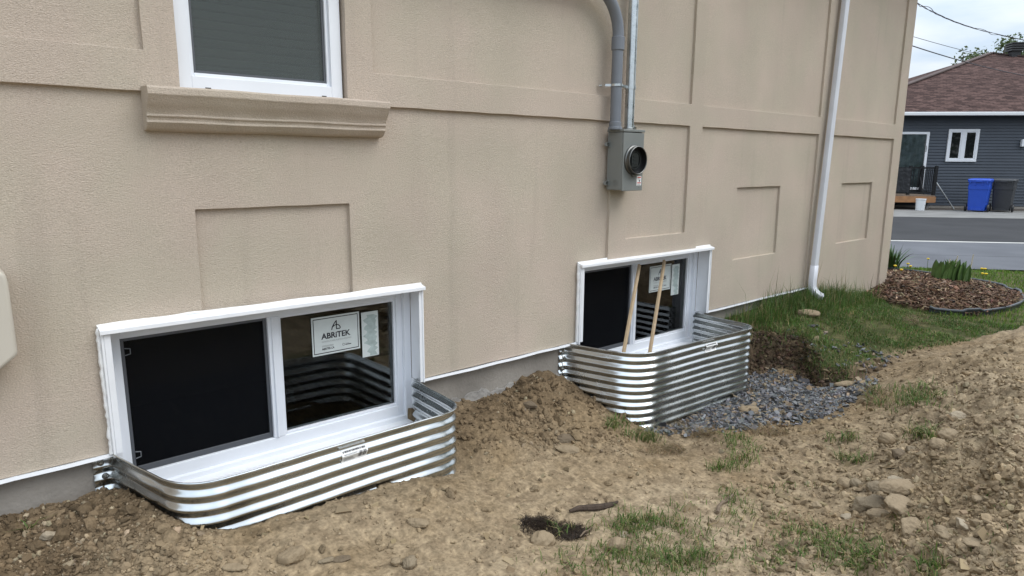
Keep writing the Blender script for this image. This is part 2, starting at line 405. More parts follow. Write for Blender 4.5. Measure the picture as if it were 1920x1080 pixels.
def inside(poly, x, y):
    r = np.zeros(x.shape, bool); n = len(poly); j = n - 1
    for i in range(n):
        xi, yi = poly[i]; xj, yj = poly[j]
        c = ((yi > y) != (yj > y)) & (x < (xj - xi) * (y - yi) / (yj - yi + 1e-12) + xi); r ^= c; j = i
    return r
BED = [(7.45, .3), (7.40, -.30), (7.46, -.62), (7.72, -.94), (8.26, -1.07), (8.95, -1.06), (9.42, -.93), (9.70, -.69), (9.90, -.45), (9.98, -.1), (10.05, .3), (10.0, .9), (9.3, 1.6), (8.0, 2.2), (7.0, 1.5)]
_bc = np.array([8.6, -.1])
DENTS = [(1730, 812, .09, -.07), (1590, 866, .09, -.03), (1860, 815, .05, -.03), (1030, 990, .13, -.035), (1385, 845, .1, .015), (1660, 1060, .15, .02), (1895, 800, .2, .03), (1600, 745, .1, .03)] + [(700 + 62 * k, 1010 - 19 * k + (14 if k % 2 else -8), .055, -.012) for k in range(6)] + [(880 + 70 * k, 1040 - 22 * k + (16 if k % 2 else -6), .05, -.011) for k in range(5)]
_dent3 = []
def hole(x, y):
    s = np.zeros(x.shape)
    for (cx, cy, r, a) in _dent3: s = s + a * np.exp(-((x - cx) ** 2 + (y - cy) ** 2) / (r * r))
    return s
def compact(x, y):          # trodden, dusty ground in the middle
    return np.exp(-(((x - 1.75) / 1.35) ** 2 + ((y + 1.05 + .18 * (x - 1.9)) / .50) ** 2) ** 2)
def collar(x, y):
    b = np.full(x.shape, 9.)
    for W in (WELL1[2:-2],):
        for (ax, ay), (bx, by) in zip(W[:-1], W[1:]):
            dx, dy = bx - ax, by - ay; t = np.clip(((x - ax) * dx + (y - ay) * dy) / (dx * dx + dy * dy), 0, 1); b = np.minimum(b, np.hypot(x - ax - t * dx, y - ay - t * dy))
    return b
def nd(x, y): return (x - CAM[0]) * N_[0] + (y - CAM[1]) * N_[1]
def height(x, y, fine=True):
    x = np.asarray(x, float); y = np.asarray(y, float)
    d = np.clip(h_dirt(x, y), -.12, .75) + hole(x, y)
    g = np.clip(h_lawn(x, y), -.02, .4)
    sd = bank_sd(x, y) + .05 * fbm(x, y, .22, 3) + .025 * fbm(x, y, .07, 2)
    t = sstep(-.05, .03, sd)
    far = sstep(2.5, 6.0, np.hypot(np.maximum(0, np.maximum(-1.5 - x, x - 11)), np.maximum(0, np.maximum(-3.6 - y, y - 3))))
    rough = 1 - .75 * t
    walk = compact(x, y)
    rough = rough * (1 - .62 * walk)
    if fine:
        n = .022 * fbm(x, y, .35, 3) + .015 * fbm(x, y, .11, 3, off=5) + .013 * np.abs(fbm(x, y, .05, 3, .6, off=9)) + .006 * fbm(x, y, .020, 2, .7, off=2)
        n = n + .018 * np.maximum(0, fbm(x, y, .16, 3, .6, off=21)) * sstep(.12, .3, d)
        hp = sstep(.10, .30, d) * sstep(1.9, 2.5, x)
        n = n + hp * (.085 * fbm(x, y, .5, 4, .55, off=61) + .055 * (.35 - np.abs(fbm(x, y, .24, 4, .55, off=71))) + .010 * fbm(x, y, .06, 3, .6, off=81))
        d = d + n * rough * (1 - far)
        g = g + .018 * fbm(x, y, .3, 3, off=3) * (1 - far)
    h = d * (1 - t) + g * t
    # mulch is heaped in the bed
    b = inside(BED, x, y); r = np.hypot((x - _bc[0]) / 1.35, (y - _bc[1]) / 1.2)
    h = np.where(b, h + .115 * np.clip(1.05 - r * r, 0, 1) + (.012 * fbm(x, y, .12, 3) if fine else 0), h)
    h = h - .030 * np.exp(-(collar(x, y) / .10) ** 2)
    w = inside(WELL1, x, y) | inside(WELL2, x, y)
    h = np.where(w, np.minimum(h, np.where(x < 2.4, .06, -.12)), h)
    street_t = sstep(10.2, 10.9, nd(x, y)) * (1.0)
    h = h * (1 - far) + .0 * far
    h = h * (1 - street_t) - .03 * street_t
    h = np.where(y > .12, np.where((x < 7.9) & (x > -5.9), np.minimum(h, -.25), h), h)
    return h
def hit(px, py):
    v = ray(px, py); v = v / np.linalg.norm(v)
    t = np.linspace(1.2, 30, 3000); P = CAM[None] + v[None] * t[:, None]
    b = P[:, 2] - height(P[:, 0], P[:, 1], False)
    i = np.argmax(b < 0)
    if not (b < 0).any(): i = -1
    p = P[i].copy(); p[2] = float(height(p[0:1], p[1:2])[0]); return p, t[i]
def hits(px, py):
    V = F_[None] * FPX + R_[None] * (px - 960)[:, None] - U_[None] * (py - 540)[:, None]
    V /= np.linalg.norm(V, axis=1)[:, None]
    n = len(px); out = np.full(n, np.nan); t = np.full(n, 1.2)
    alive = np.ones(n, bool)
    while alive.any() and t.max() < 30:
        P = CAM[None] + V * t[:, None]
        b = P[:, 2] - hlut(P[:, 0], P[:, 1])
        done = alive & (b < .004); out[done] = t[done]; alive &= ~done
        t = t + np.where(alive, np.clip(b * .9, .01, .4), 0)
        alive &= t < 29
    ok = ~np.isnan(out); P = CAM[None] + V[ok] * out[ok][:, None]
    P[:, 2] = height(P[:, 0], P[:, 1]); return P
_d3 = []
for px, py, r, a in DENTS:
    p, _ = hit(px, py); _d3.append((p[0], p[1], r, a))
_dent3 += _d3
_lx, _ly = np.arange(-1.5, 15, .03), np.arange(-4.2, 3.2, .03)
_LZ = height(*np.meshgrid(_lx, _ly), False)
def hlut(x, y):
    u = np.clip((x - _lx[0]) / .03, 0, len(_lx) - 1.001); v = np.clip((y - _ly[0]) / .03, 0, len(_ly) - 1.001)
    i, j = u.astype(int), v.astype(int); fu, fv = u - i, v - j
    return (_LZ[j, i] * (1 - fu) + _LZ[j, i + 1] * fu) * (1 - fv) + (_LZ[j + 1, i] * (1 - fu) + _LZ[j + 1, i + 1] * fu) * fv

def lines(segs):
    o = []
    for a, b, st in segs: o += list(np.arange(a, b - 1e-6, st))
    o.append(segs[-1][1]); return np.array(o)
gx = lines([(-220, -40, 30), (-40, -6, 4), (-6, -1, .5), (-1, -.1, .06), (-.1, 4.2, .013), (4.2, 6.2, .018), (6.2, 9.0, .04), (9.0, 13.0, .08), (13, 40, 1.5), (40, 220, 30)])
gy = lines([(-220, -40, 30), (-40, -6, 4), (-6, -3.2, .2), (-3.2, -2.6, .05), (-2.6, -.9, .015), (-.9, .12, .012), (.12, 2.4, .12), (2.4, 40, 1.5), (40, 220, 30)])
GX, GY = np.meshgrid(gx, gy)
GZ = height(GX, GY)
nx, ny = len(gx), len(gy)
verts = np.stack([GX.ravel(), GY.ravel(), GZ.ravel()], 1)
idx = np.arange(nx * ny).reshape(ny, nx)
quads = np.stack([idx[:-1, :-1], idx[:-1, 1:], idx[1:, 1:], idx[1:, :-1]], -1).reshape(-1, 4)
def np_mesh(name, verts, faces, k, mats, col=None, smooth=True, parent=None):
    me = bpy.data.meshes.new(name)
    me.vertices.add(len(verts)); me.vertices.foreach_set('co', np.ascontiguousarray(verts, np.float32).ravel())
    nf = len(faces); me.loops.add(nf * k); me.polygons.add(nf)
    me.loops.foreach_set('vertex_index', np.ascontiguousarray(faces, np.int32).ravel())
    me.polygons.foreach_set('loop_start', np.arange(0, nf * k, k, dtype=np.int32))
    try: me.polygons.foreach_set('loop_total', np.full(nf, k, np.int32))
    except Exception: pass
    me.polygons.foreach_set('use_smooth', np.full(nf, smooth))
    for m in (mats if isinstance(mats, (list, tuple)) else [mats]): me.materials.append(m)
    if col is not None:
        a = me.color_attributes.new('Col', 'FLOAT_COLOR', 'POINT')
        c = np.ones((len(verts), 4), np.float32); c[:, :3] = col; a.data.foreach_set('color', c.ravel())
    me.update(calc_edges=True); me.validate()
    o = bpy.data.objects.new(name, me); COL.objects.link(o)
    if parent: o.parent = parent
    return o
def soil_color(x, y):
    dry = np.array([.228, .166, .098]); pale = np.array([.335, .262, .172]); moist = np.array([.120, .084, .050]); dark = np.array([.062, .042, .028])
    lawn = np.array([.055, .062, .022]); mulch = np.array([.070, .045, .030]); straw = np.array([.13, .11, .055])
    n1 = fbm(x, y, .6, 4, off=31); n2 = fbm(x, y, .13, 4, off=41); n3 = fbm(x, y, .03, 3, off=51)
    dust = np.clip(.30 + 1.0 * n1 + .5 * n2 + .45 * compact(x, y) + .40 * sstep(-1.0, -1.6, y) * sstep(1.2, 2.0, x), 0, 1.25)
    c = dry[None] + (pale - dry)[None] * dust[:, None]
    # freshly turned, damper fill beside the wall and round the wells, and in the dug pit
    m = sstep(-.62, -.18, y + .25 * n1) * sstep(4.9, 3.2, x) * .8
    m = np.maximum(m, sstep(.55, .0, np.hypot(x - .1, (y + .35) * 1.2)) * .9)
    m = np.maximum(m, sstep(3.3, 3.9, x) * sstep(-1.0, -.75, y) * .55)
    m = np.maximum(m, .55 * sstep(.05, .30, n2 + .4 * n1))
    c = c + (moist[None] - c) * np.clip(m, 0, 1)[:, None]
    sd = bank_sd(x, y) + .05 * fbm(x, y, .22, 3) + .025 * fbm(x, y, .07, 2)
    face = np.exp(-((sd + .02) / .05) ** 2) * sstep(6.0, 5.2, x)
    c = c + (dark[None] - c) * (face * .75)[:, None]
    t = sstep(.0, .10, sd)
    g = lawn[None] + (straw - lawn)[None] * np.clip(.25 + .9 * n2, 0, 1)[:, None]
    c = c + (g - c) * t[:, None]
    b = inside(BED, x, y); c = np.where(b[:, None], mulch[None] * (1 + .5 * n2)[:, None], c)
    far = (nd(x, y) > 10.2) | (x > 14) | (y < -8) | (x < -6)
    c = np.where(far[:, None], lawn[None] * 1.15, c)
    return np.clip(c * (1 + .55 * n3 + .22 * n2 + .10 * fbm(x, y, .012, 2, off=91))[:, None], .01, .6)
soil = mat('soil', (.2, .15, .1), .95, attr='Col', bump=1.0, bscale=85, var=.24, vscale=75, spec=.12, detail=6)
ground = np_mesh('ground', verts, quads, 4, soil, soil_color(GX.ravel(), GY.ravel()))
tag(ground, 'bare brown soil with trampled hollows and a spoil heap rising to the right', 'ground', kind='structure')

# ---- street, driveway, verge (sheets above the ground)
def sheet(name, s0, s1, d0, d1, z, m, label, cat, curve=0):
    mb = MB(); k = 24; vs = []; fs = []
    for i in range(k + 1):
        s = s0 + (s1 - s0) * i / k
        w0 = .03 * math.sin(s * 1.7) * curve; w1 = .03 * math.sin(s * 1.3 + 1) * curve
        vs += [street(s, d0 + w0, z), street(s, d1 + w1, z)]
    fs = [(2 * i, 2 * i + 2, 2 * i + 3, 2 * i + 1) for i in range(k)]
    o = mb.add(vs, fs).build(name, m, smooth=True)
    return tag(o, label, cat, kind='structure')
def asphalt(name, col, seam=None):
    m = mat(name, col, .85, bump=.5, bscale=220, var=.14, vscale=.9, detail=8, spec=.08)
    if seam is not None:
        n, l = m.node_tree.nodes, m.node_tree.links; b = n['Principled BSDF']
        src = b.inputs['Base Color'].links[0].from_socket
        t = n.new('ShaderNodeTexCoord'); dt = n.new('ShaderNodeVectorMath'); dt.operation = 'DOT_PRODUCT'
        l.new(t.outputs['Object'], dt.inputs[0]); dt.inputs[1].default_value = (N_[0], N_[1], 0)
        nz = n.new('ShaderNodeTexNoise'); nz.inputs['Scale'].default_value = 1.2; l.new(t.outputs['Object'], nz.inputs['Vector'])
        a1 = n.new('ShaderNodeMath'); a1.operation = 'MULTIPLY_ADD'; l.new(nz.outputs['Fac'], a1.inputs[0]); a1.inputs[1].default_value = .10; l.new(dt.outputs['Value'], a1.inputs[2])
        a2 = n.new('ShaderNodeMath'); a2.operation = 'SUBTRACT'; l.new(a1.outputs[0], a2.inputs[0]); a2.inputs[1].default_value = seam
        a3 = n.new('ShaderNodeMath'); a3.operation = 'ABSOLUTE'; l.new(a2.outputs[0], a3.inputs[0])
        a4 = n.new('ShaderNodeMath'); a4.operation = 'LESS_THAN'; l.new(a3.outputs[0], a4.inputs[0]); a4.inputs[1].default_value = .016
        mx = n.new('ShaderNodeMix'); mx.data_type = 'RGBA'; l.new(a4.outputs[0], mx.inputs['Factor']); l.new(src, mx.inputs['A']); mx.inputs['B'].default_value = (.05, .05, .052, 1)
        l.new(mx.outputs['Result'], b.inputs['Base Color'])
    return m
_c = float(CAM[:2] @ N_)
sheet('street', -60, 90, 10.95, 14.75, .0, asphalt('street_asphalt', (.122, .126, .138), _c + 12.6), 'pale grey asphalt street with a dark seam', 'street', 1)
sheet('gutter_strip', -60, 90, 14.70, 14.90, .004, mat('pale_concrete', (.50, .49, .46), .85, var=.12, vscale=2), 'narrow pale concrete strip along the far edge of the street', 'gutter', 0)
sheet('driveway', -10, 60, 14.86, 21.5, .008, asphalt('driveway_asphalt', (.050, .050, .052)), 'dark asphalt driveway in front of the neighbouring house', 'driveway', 0)
sheet('parking_apron', -10, 60, 21.45, 24.9, .012, mat('gravelly_apron', (.19, .185, .175), .95, var=.15, vscale=2, bump=.6, bscale=80), 'pale gritty apron under the wheeled bins', 'apron', 2)
sheet('house_bed', -10, 60, 24.85, 26.3, .016, mat('dark_dirt_strip', (.07, .058, .048), .95, var=.35, vscale=6, bump=.8, bscale=30), 'dark dirt strip along the neighbouring house', 'soil strip', 2)

# ------------------------------------------------------------------ the stucco house
house = tag(empty('stucco_house', (0, 0, 0)), 'beige stucco house wall with raised bands, two basement windows and a concrete foundation', 'house')
FD, RD = .02, .04                                     # field and panel set back from the bands
WX0, WX1, ZT = -5.9, 7.972, 3.95
BZ, BZR, XSTEP = .447, .192, 6.22
def k2(v, d): return v * (2.9 + d) / 2.9             # a feature read on the band plane, moved back to its own plane
def kz(z, d): return 1.6 + (z - 1.6) * (2.9 + d) / 2.9
W1X0, W1X1, WZT = .404, 1.843, .955
OFF = 2.625
UX0, UX1, UZ0, UZ1 = .758, 1.470, 1.868, 3.25
rects = [  # x0, x1, z0, z1, depth; later entries win
    (WX0, WX1, BZR, ZT, FD),
    (WX0, WX1, 1.85, 2.0, 0), (7.765, WX1, BZR, ZT, 0), (4.125, 4.272, 2.0, ZT, 0), (4.118, 4.272, .9, 1.86, 0), (.640, 1.605, 1.99, ZT, 0),
    (3.29, 3.465, .9, 1.86, 0), (3.29, 3.465, 1.99, ZT, 0), (3.45, 4.13, .9, 1.09, 0), (6.07, 6.28, BZR, ZT, 0), (-2.2, -2.0, BZR, ZT, 0),
    (k2(.774, FD), k2(1.456, FD), .94, kz(1.397, FD), RD), (k2(4.785, FD), k2(5.465, FD), kz(.825, FD), kz(1.402, FD), RD), (k2(6.618, FD), k2(7.322, FD), kz(.823, FD), kz(1.404, FD), RD),
    (-1.9, -1.2, .94, 1.39, RD),
    (UX0, UX1, UZ0, UZ1, None), (W1X0, W1X1, BZ - 1, WZT, None), (W1X0 + OFF, W1X1 + OFF, BZ - 1, WZT, None),
    (WX0, XSTEP, BZR - 1, BZ, None)]
bxs = sorted({round(v, 4) for r in rects for v in (r[0], r[1]) if WX0 <= v <= WX1})
bzs = sorted({round(v, 4) for r in rects for v in (r[2], r[3]) if BZR <= v <= ZT})
def densify(b, st):
    o = []
    for a, c in zip(b[:-1], b[1:]):
        k = max(1, int(math.ceil((c - a) / st))); o += [a + (c - a) * i / k for i in range(k)]
    return o + [b[-1]]
xs, zs = densify(bxs, .13), densify(bzs, .13)
def depth_at(x, z):
    d = FD
    for r in rects:
        if r[0] <= x <= r[1] and r[2] <= z <= r[3]: d = r[4]
    return d
D = [[depth_at((xs[i] + xs[i + 1]) / 2, (zs[j] + zs[j + 1]) / 2) for j in range(len(zs) - 1)] for i in range(len(xs) - 1)]
BACK = .16
def jx(x, z): return x + .0008 * math.sin(z * 23 + x * 9) + .0007 * math.sin(z * 61 + x * 31)
def jz(x, z): return z + .0010 * math.sin(x * 21 + z * 7) + .0008 * math.sin(x * 57 + 3 * z)
def jy(x, z, d): return d + .0025 * math.sin(x * 2.1 + z * 1.7) + .0012 * math.sin(x * 7.3 - z * 5.1)
mb = MB(); vid = {}
def wv(i, j, d):
    key = (i, j, d)
    if key not in vid:
        x, z = xs[i], zs[j]; vid[key] = len(mb.v)
        mb.v.append((jx(x, z) if x not in (WX0, WX1) else x, d if d == BACK else jy(x, z, d), jz(x, z)))
    return vid[key]
def wf(*ids): mb.f.append(ids); mb.m.append(0)
I, J = len(xs) - 1, len(zs) - 1
for i in range(I):
    for j in range(J):
        d = D[i][j]
        if d is not None: wf(wv(i, j, d), wv(i + 1, j, d), wv(i + 1, j + 1, d), wv(i, j + 1, d))
        dr = D[i + 1][j] if i + 1 < I else None
        du = D[i][j + 1] if j + 1 < J else None
        if d != dr:
            a, b = (BACK if d is None else d), (BACK if dr is None else dr)
            wf(wv(i + 1, j, a), wv(i + 1, j, b), wv(i + 1, j + 1, b), wv(i + 1, j + 1, a))
        if d != du:
            a, b = (BACK if d is None else d), (BACK if du is None else du)
            wf(wv(i, j + 1, a), wv(i + 1, j + 1, a), wv(i + 1, j + 1, b), wv(i, j + 1, b))
    d = D[i][0]
    if d is not None: wf(wv(i, 0, d), wv(i, 0, BACK), wv(i + 1, 0, BACK), wv(i + 1, 0, d))
wall = mb.build('wall', M['stucco'], house, smooth=True, bevel=.0045, seg=2, angle=30)
# the other sides of the house
mb = MB()
mb.box(7.80, 7.968, .16, 9, BZR, ZT); mb.box(-5.9, -5.7, .16, 9, BZR, ZT); mb.box(-5.7, 7.80, 8.8, 9, BZR, ZT)
mb.build('side_wall', M['stucco'], house)
mb = MB(); mb.box(-5.7, 7.79, .175, 8.79, -.55, -.5); mb.box(-5.7, 7.79, .175, 8.79, 1.30, 1.45); mb.box(-5.7, 7.79, .175, 8.79, ZT - .05, ZT); mb.box(-5.7, 7.79, 2.6, 2.7, -.5, ZT - .06)
mb.build('interior', M['dark_room'], house)
mb = MB()
mb.box(-6.4, 8.5, -.52, 9.5, ZT + .003, ZT + .03)
mb.build('soffit', M['white_metal'], house)
mb = MB(); mb.box(-6.42, 8.52, -.55, -.522, ZT - .06, ZT + .16); mb.build('fascia', M['white_metal'], house)
mb = MB(); mb.box(-6.42, 8.52, 9.5, 9.53, ZT - .06, ZT + .16); mb.build('fascia', M['white_metal'], house)
mb = MB(); mb.add([(-6.5, -.6, ZT + .16), (8.6, -.6, ZT + .16), (8.6, 9.6, ZT + .16), (-6.5, 9.6, ZT + .16), (-1.5, 4.5, ZT + 1.9), (3.6, 4.5, ZT + 1.9)], [(0, 1, 5, 4), (1, 2, 5), (2, 3, 4, 5), (3, 0, 4), (3, 2, 1, 0)])
mb.build('roof', M['roof_dark'], house)
# foundation
mb = MB(); FY0, FY1 = .055, .25
def fbox(x0, x1, z0, z1): mb.box(x0, x1, FY0, FY1, z0, z1)
fbox(-5.88, W1X0 + .01, -.8, BZ - .002); fbox(W1X1 - .002, W1X0 + OFF + .01, -.8, BZ - .002); fbox(W1X1 + OFF - .002, 7.955, -.8, BZ - .002)
fbox(W1X0 + .01, W1X1 - .002, -.8, .13); fbox(W1X0 + OFF + .01, W1X1 + OFF - .002, -.8, .13)
mb.box(7.76, 7.955, .25, 8.95, -.8, BZR - .002)
mb.build('foundation_wall', M['concrete'], house)
# old render line left on the concrete between the wells
pts = []
for i in range(60):
    x = 1.95 + i * .0166; z = .285 - .035 * (x - 1.95) + .012 * math.sin(x * 23) + .009 * math.sin(x * 61) + random.uniform(-.004, .004)
    pts.append((x, z))
mb = MB(); n = len(pts); bot = [(x, z - .055 - .008 * math.sin(x * 37)) for x, z in pts]
mb.prism(pts + bot[::-1], lambda p, y: (p[0], y, p[1]), FY0 - .012, FY0 - .002)
mb.build('render_coat', mat('cement_parging', (.33, .31, .285), .95, var=.25, vscale=12, bump=.9, bscale=45), house)
# drip edges under the stucco
def drip(x0, x1, z, name='drip_edge'):
    m_ = MB(); k = max(2, int((x1 - x0) / .16)); a = []
    for i in range(k + 1):
        x = x0 + (x1 - x0) * i / k; w = .0022 * math.sin(x * 5) + .0018 * math.sin(x * 17)
        a.append([(x, -.006 + FD * .6, z + .004 + w), (x, -.009 + FD * .6, z - .010 + w), (x, .02 + FD, z - .014 + w), (x, .05, z - .012 + w), (x, .05, z - .003 + w), (x, .0 + FD, z - .001 + w)])
    m_.loft(a); return m_.build(name, M['white_metal'], house)
drip(-5.88, W1X0 - .002, BZ - .003); drip(W1X1 + .004, W1X0 + OFF - .002, BZ - .003); drip(W1X1 + OFF + .004, 6.21, BZ - .003); drip(6.235, 7.95, BZR - .003)

# moulded sill under the upper window
prof = [(.003, 1.868), (-.088, 1.866), (-.094, 1.860), (-.094, 1.836), (-.089, 1.830), (-.080, 1.812), (-.068, 1.795), (-.055, 1.780), (-.050, 1.765), (-.052, 1.757), (-.045, 1.752), (-.042, 1.741), (-.046, 1.735), (-.038, 1.728), (-.028, 1.715), (-.016, 1.706), (.003, 1.703), (.022, 1.703), (.022, 1.868)]
loops = []
for x in np.linspace(.620, 1.637, 26):
    loops.append([(x, y + .0010 * math.sin(x * 31 + z * 50), z + .0012 * math.sin(x * 13 + y * 40)) for (y, z) in prof])
mb = MB(); mb.loft(loops)
mb.build('sill_moulding', M['stucco'], house, smooth=True, bevel=.002, seg=1, angle=30)

# upper window: frame with sub-parts
def ring_box(m_, x0, x1, z0, z1, w, y0, y1, wb=None, mi=0):
    wb = wb or w
    m_.box(x0, x0 + w, y0, y1, z0, z1, mi); m_.box(x1 - w, x1, y0, y1, z0, z1, mi)
    m_.box(x0 + w, x1 - w, y0, y1, z1 - w, z1, mi); m_.box(x0 + w, x1 - w, y0, y1, z0, z0 + wb, mi)
fx0, fx1, fz0, fz1 = UX0 + .002, UX1 - .010, UZ0 + .004, UZ1 - .003
mb = MB(); ring_box(mb, fx0, fx1, fz0, fz1, .052, .03, .12, .052)
ring_box(mb, fx0 + .052, fx1 - .052, fz0 + .052, fz1 - .052, .014, .045, .11)
uwin = mb.build('window', M['white'], house, bevel=.002)
mb = MB(); mb.box(fx0 + .066, fx1 - .066, .074, .080, fz0 + .066, fz1 - .066); mb.build('pane', M['glass'], uwin)
mb = MB(); ring_box(mb, fx0 + .067, fx1 - .067, fz0 + .067, fz1 - .067, .010, .055, .064); mb.build('screen_frame', M['screen_frame'], uwin)
mb = MB(); mb.add([(fx0 + .07, .060, fz0 + .07), (fx1 - .07, .060, fz0 + .07), (fx1 - .07, .060, fz1 - .07), (fx0 + .07, .060, fz1 - .07)], [(0, 1, 2, 3)]); mb.build('insect_screen', M['screen_up'], uwin)
mb = MB(); mb.box(fx0 + .10, fx0 + .122, .0285, .031, fz0 + .004, fz0 + .010); mb.build('weep_slot', M['black_matte'], uwin)
mb = MB(); mb.box(fx1 - .102, fx1 - .080, .0285, .031, fz0 + .004, fz0 + .010); mb.build('weep_slot', M['black_matte'], uwin)
sl = MB(); sl.add([(fx0 + .07, -.012, .011), (fx1 - .07, -.012, .011), (fx1 - .07, .012, -.011), (fx0 + .07, .012, -.011)], [(0, 1, 2, 3)])
slat0 = sl.build('slat', M['blind'], uwin, loc=(0, .12, fz0 + .09), solid=.001)
for i in range(1, 34):
    c = slat0.copy(); COL.objects.link(c); c.parent = uwin; c.location = (0, .12, fz0 + .09 + .036 * i)

# ---- basement windows (built once at the left opening, then copied)
def text_mesh(s, size, x, z, y, mb_, mi, align='LEFT', width=None, bold=0.0, spacing=1.0):
    cu = bpy.data.curves.new('t', 'FONT'); cu.body = s; cu.size = size; cu.align_x = align; cu.offset = bold; cu.space_character = spacing
    cu.resolution_u = 3
    ob = bpy.data.objects.new('t', cu); COL.objects.link(ob)
    me = bpy.data.meshes.new_from_object(ob.evaluated_get(bpy.context.evaluated_depsgraph_get()))
    v = [(p.co.x, p.co.y) for p in me.vertices]; f = [tuple(q.vertices) for q in me.polygons]
    if v:
        w = max(p[0] for p in v) - min(p[0] for p in v); k = (width / w) if width else 1.0
        mb_.add([(x + p[0] * k, y, z + p[1]) for p in v], f, mi)
    bpy.data.objects.remove(ob); bpy.data.curves.remove(cu); bpy.data.meshes.remove(me)

def basement_window(x0):
    w = W1X1 - W1X0; yf = .14
    L = lambda x: x - W1X0                        # window-local x
    mb = MB()
    zb = .188
    ring_box(mb, .004, w - .003, zb, WZT - .004, .040, yf - .035, yf + .05, .040)                    # outer frame
    ring_box(mb, .044, w - .043, zb + .040, WZT - .044, .034, yf - .012, yf + .05, .056)             # inner frame
    mb.box(L(1.083), L(1.136), yf - .014, yf + .05, zb + .096, WZT - .078)                            # mullion
    mb.box(L(1.098), L(1.106), yf - .022, yf - .0141, zb + .096, WZT - .078)
    win = mb.build('basement_window', M['white'], house, loc=(x0, 0, 0), bevel=.003)
    px0, px1, pz0, pz1 = .078, L(1.083), zb + .096, WZT - .078
    qx0, qx1 = L(1.136), w - .077
    mb = MB(); ring_box(mb, qx0, qx1, pz0, pz1, .013, yf - .004, yf + .04); mb.build('glazing_bead', M['white'], win, bevel=.002)
    mb = MB(); mb.box(qx0 + .013, qx1 - .013, yf + .012, yf + .018, pz0 + .013, pz1 - .013); mb.build('pane', M['glass'], win)
    mb = MB(); mb.box(px0 + .004, px1 - .002, yf + .026, yf + .032, pz0 + .004, pz1 - .002); mb.build('pane', M['glass'], win)
    mb = MB(); ring_box(mb, px0 + .001, px1 - .001, pz0 + .001, pz1 - .001, .014, yf + .002, yf + .012, .026); mb.build('screen_frame', M['screen_frame'], win, bevel=.002)
    mb = MB(); mb.add([(px0 + .01, yf + .008, pz0 + .02), (px1 - .01, yf + .008, pz0 + .02), (px1 - .01, yf + .008, pz1 - .01), (px0 + .01, yf + .008, pz1 - .01)], [(0, 1, 2, 3)]); mb.build('insect_screen', M['screen'], win)
    for z in (pz0 + .065, pz1 - .075):                                                                # plastic screen tabs
        mb = MB(); mb.tube([(px0 + .016, yf + .001, z), (px0 + .036, yf + .001, z + .004), (px0 + .036, yf + .001, z + .026), (px0 + .016, yf + .001, z + .03)], .0022, 6); mb.build('pull_tab', mat('tab_grey', (.16, .17, .18), .5), win)
    # sill ledges below the frame
    mb = MB(); mb.box(.006, w - .005, .045, yf - .0355, zb - .002, zb + .018); mb.box(.006, w - .005, .02, .0445, zb - .012, zb + .006)
    mb.add([(.006, .0195, zb + .002), (w - .005, .0195, zb + .002), (w - .005, -.03, zb - .022), (.006, -.03, zb - .022), (.006, .0195, zb - .04), (w - .005, .0195, zb - .04), (w - .005, -.03, zb - .04), (.006, -.03, zb - .04)],
           [(0, 3, 2, 1), (4, 5, 6, 7), (3, 7, 6, 2), (0, 1, 5, 4), (1, 2, 6, 5), (0, 4, 7, 3)])
    mb.build('sill_ledge', M['white_metal'], win, bevel=.002)
    # folded white cladding round the opening
    mb = MB()
    mb.box(-.006, .0035, -.014, .104, BZ - .012, WZT); mb.box(.0036, .026, -.016, -.006, BZ + .004, WZT - .02)
    mb.box(w - .0025, w + .006, -.014, .104, BZ - .012, WZT); mb.box(w - .020, w - .0026, -.010, -.004, BZ - .008, WZT - .02)
    mb.box(.003, .0085, .018, .104, .16, BZ - .013); mb.box(w - .008, w - .0026, .018, .104, .16, BZ - .013)
    mb.add([(-.010, .02, WZT + .014), (w + .010, .02, WZT + .014), (w + .010, -.030, WZT + .001), (-.010, -.030, WZT + .001), (-.010, .02, WZT - .002), (w + .010, .02, WZT - .002), (w + .010, -.030, WZT - .016), (-.010, -.030, WZT - .016)],
           [(0, 3, 2, 1), (4, 5, 6, 7), (3, 7, 6, 2), (0, 1, 5, 4), (1, 2, 6, 5), (0, 4, 7, 3)])
    mb.box(.004, w - .003, -.0095, .104, WZT - .012, WZT - .004)
    mb.build('cladding', M['white_metal'], win, bevel=.0015)
    # hand-run caulk
    r_ = random.Random(int(x0 * 100)); top = []; rr = []
    for i in range(70):
        x = -.012 + (w + .02) * i / 69; top.append((x, .012, WZT + .012 + .0012 * math.sin(x * 5) + .0016 * math.sin(x * 17 + x0) + .004 * math.exp(-((x - .32) / .05) ** 2))); rr.append(.0062 + .0012 * math.sin(x * 11))
    mb = MB(); mb.tube(top, rr, 7)
    side = []; rr = []
    for i in range(36):
        z = BZ + .004 + (WZT - BZ) * i / 35; side.append((-.010 + r_.uniform(-.002, .002), .004, z)); rr.append(.0055 + r_.uniform(0, .005))
    mb.tube(side, rr, 7); mb.tube([(w + .008, .006, BZ + .01), (w + .009, .006, .7), (w + .008, .006, WZT)], .005, 7)
    mb.build('caulk_bead', M['caulk'], win, smooth=True)
    # maker's sheet taped inside the fixed pane
    sx0, sx1, sz0, sz1, ys = L(1.304), L(1.562), .640, .836, yf + .0105
    mb = MB(); q = lambda a, b, c, d, y, mi: mb.add([(a, y, c), (b, y, c), (b, y, d), (a, y, d)], [(0, 1, 2, 3)], mi)
    q(sx0, sx1, sz0, sz1, ys, 0)
    for a, b, c, d in ((.008, .250, .0085, .0125), (.008, .250, .1835, .1875), (.008, .0115, .0125, .1835), (.2465, .250, .0125, .1835)):
        q(sx0 + a, sx0 + b, sz0 + c, sz0 + d, ys - .0006, 1)
    text_mesh('ABRiTEK', .040, sx0 + .050, sz0 + .082, ys - .0006, mb, 1, width=.158, bold=.0012)
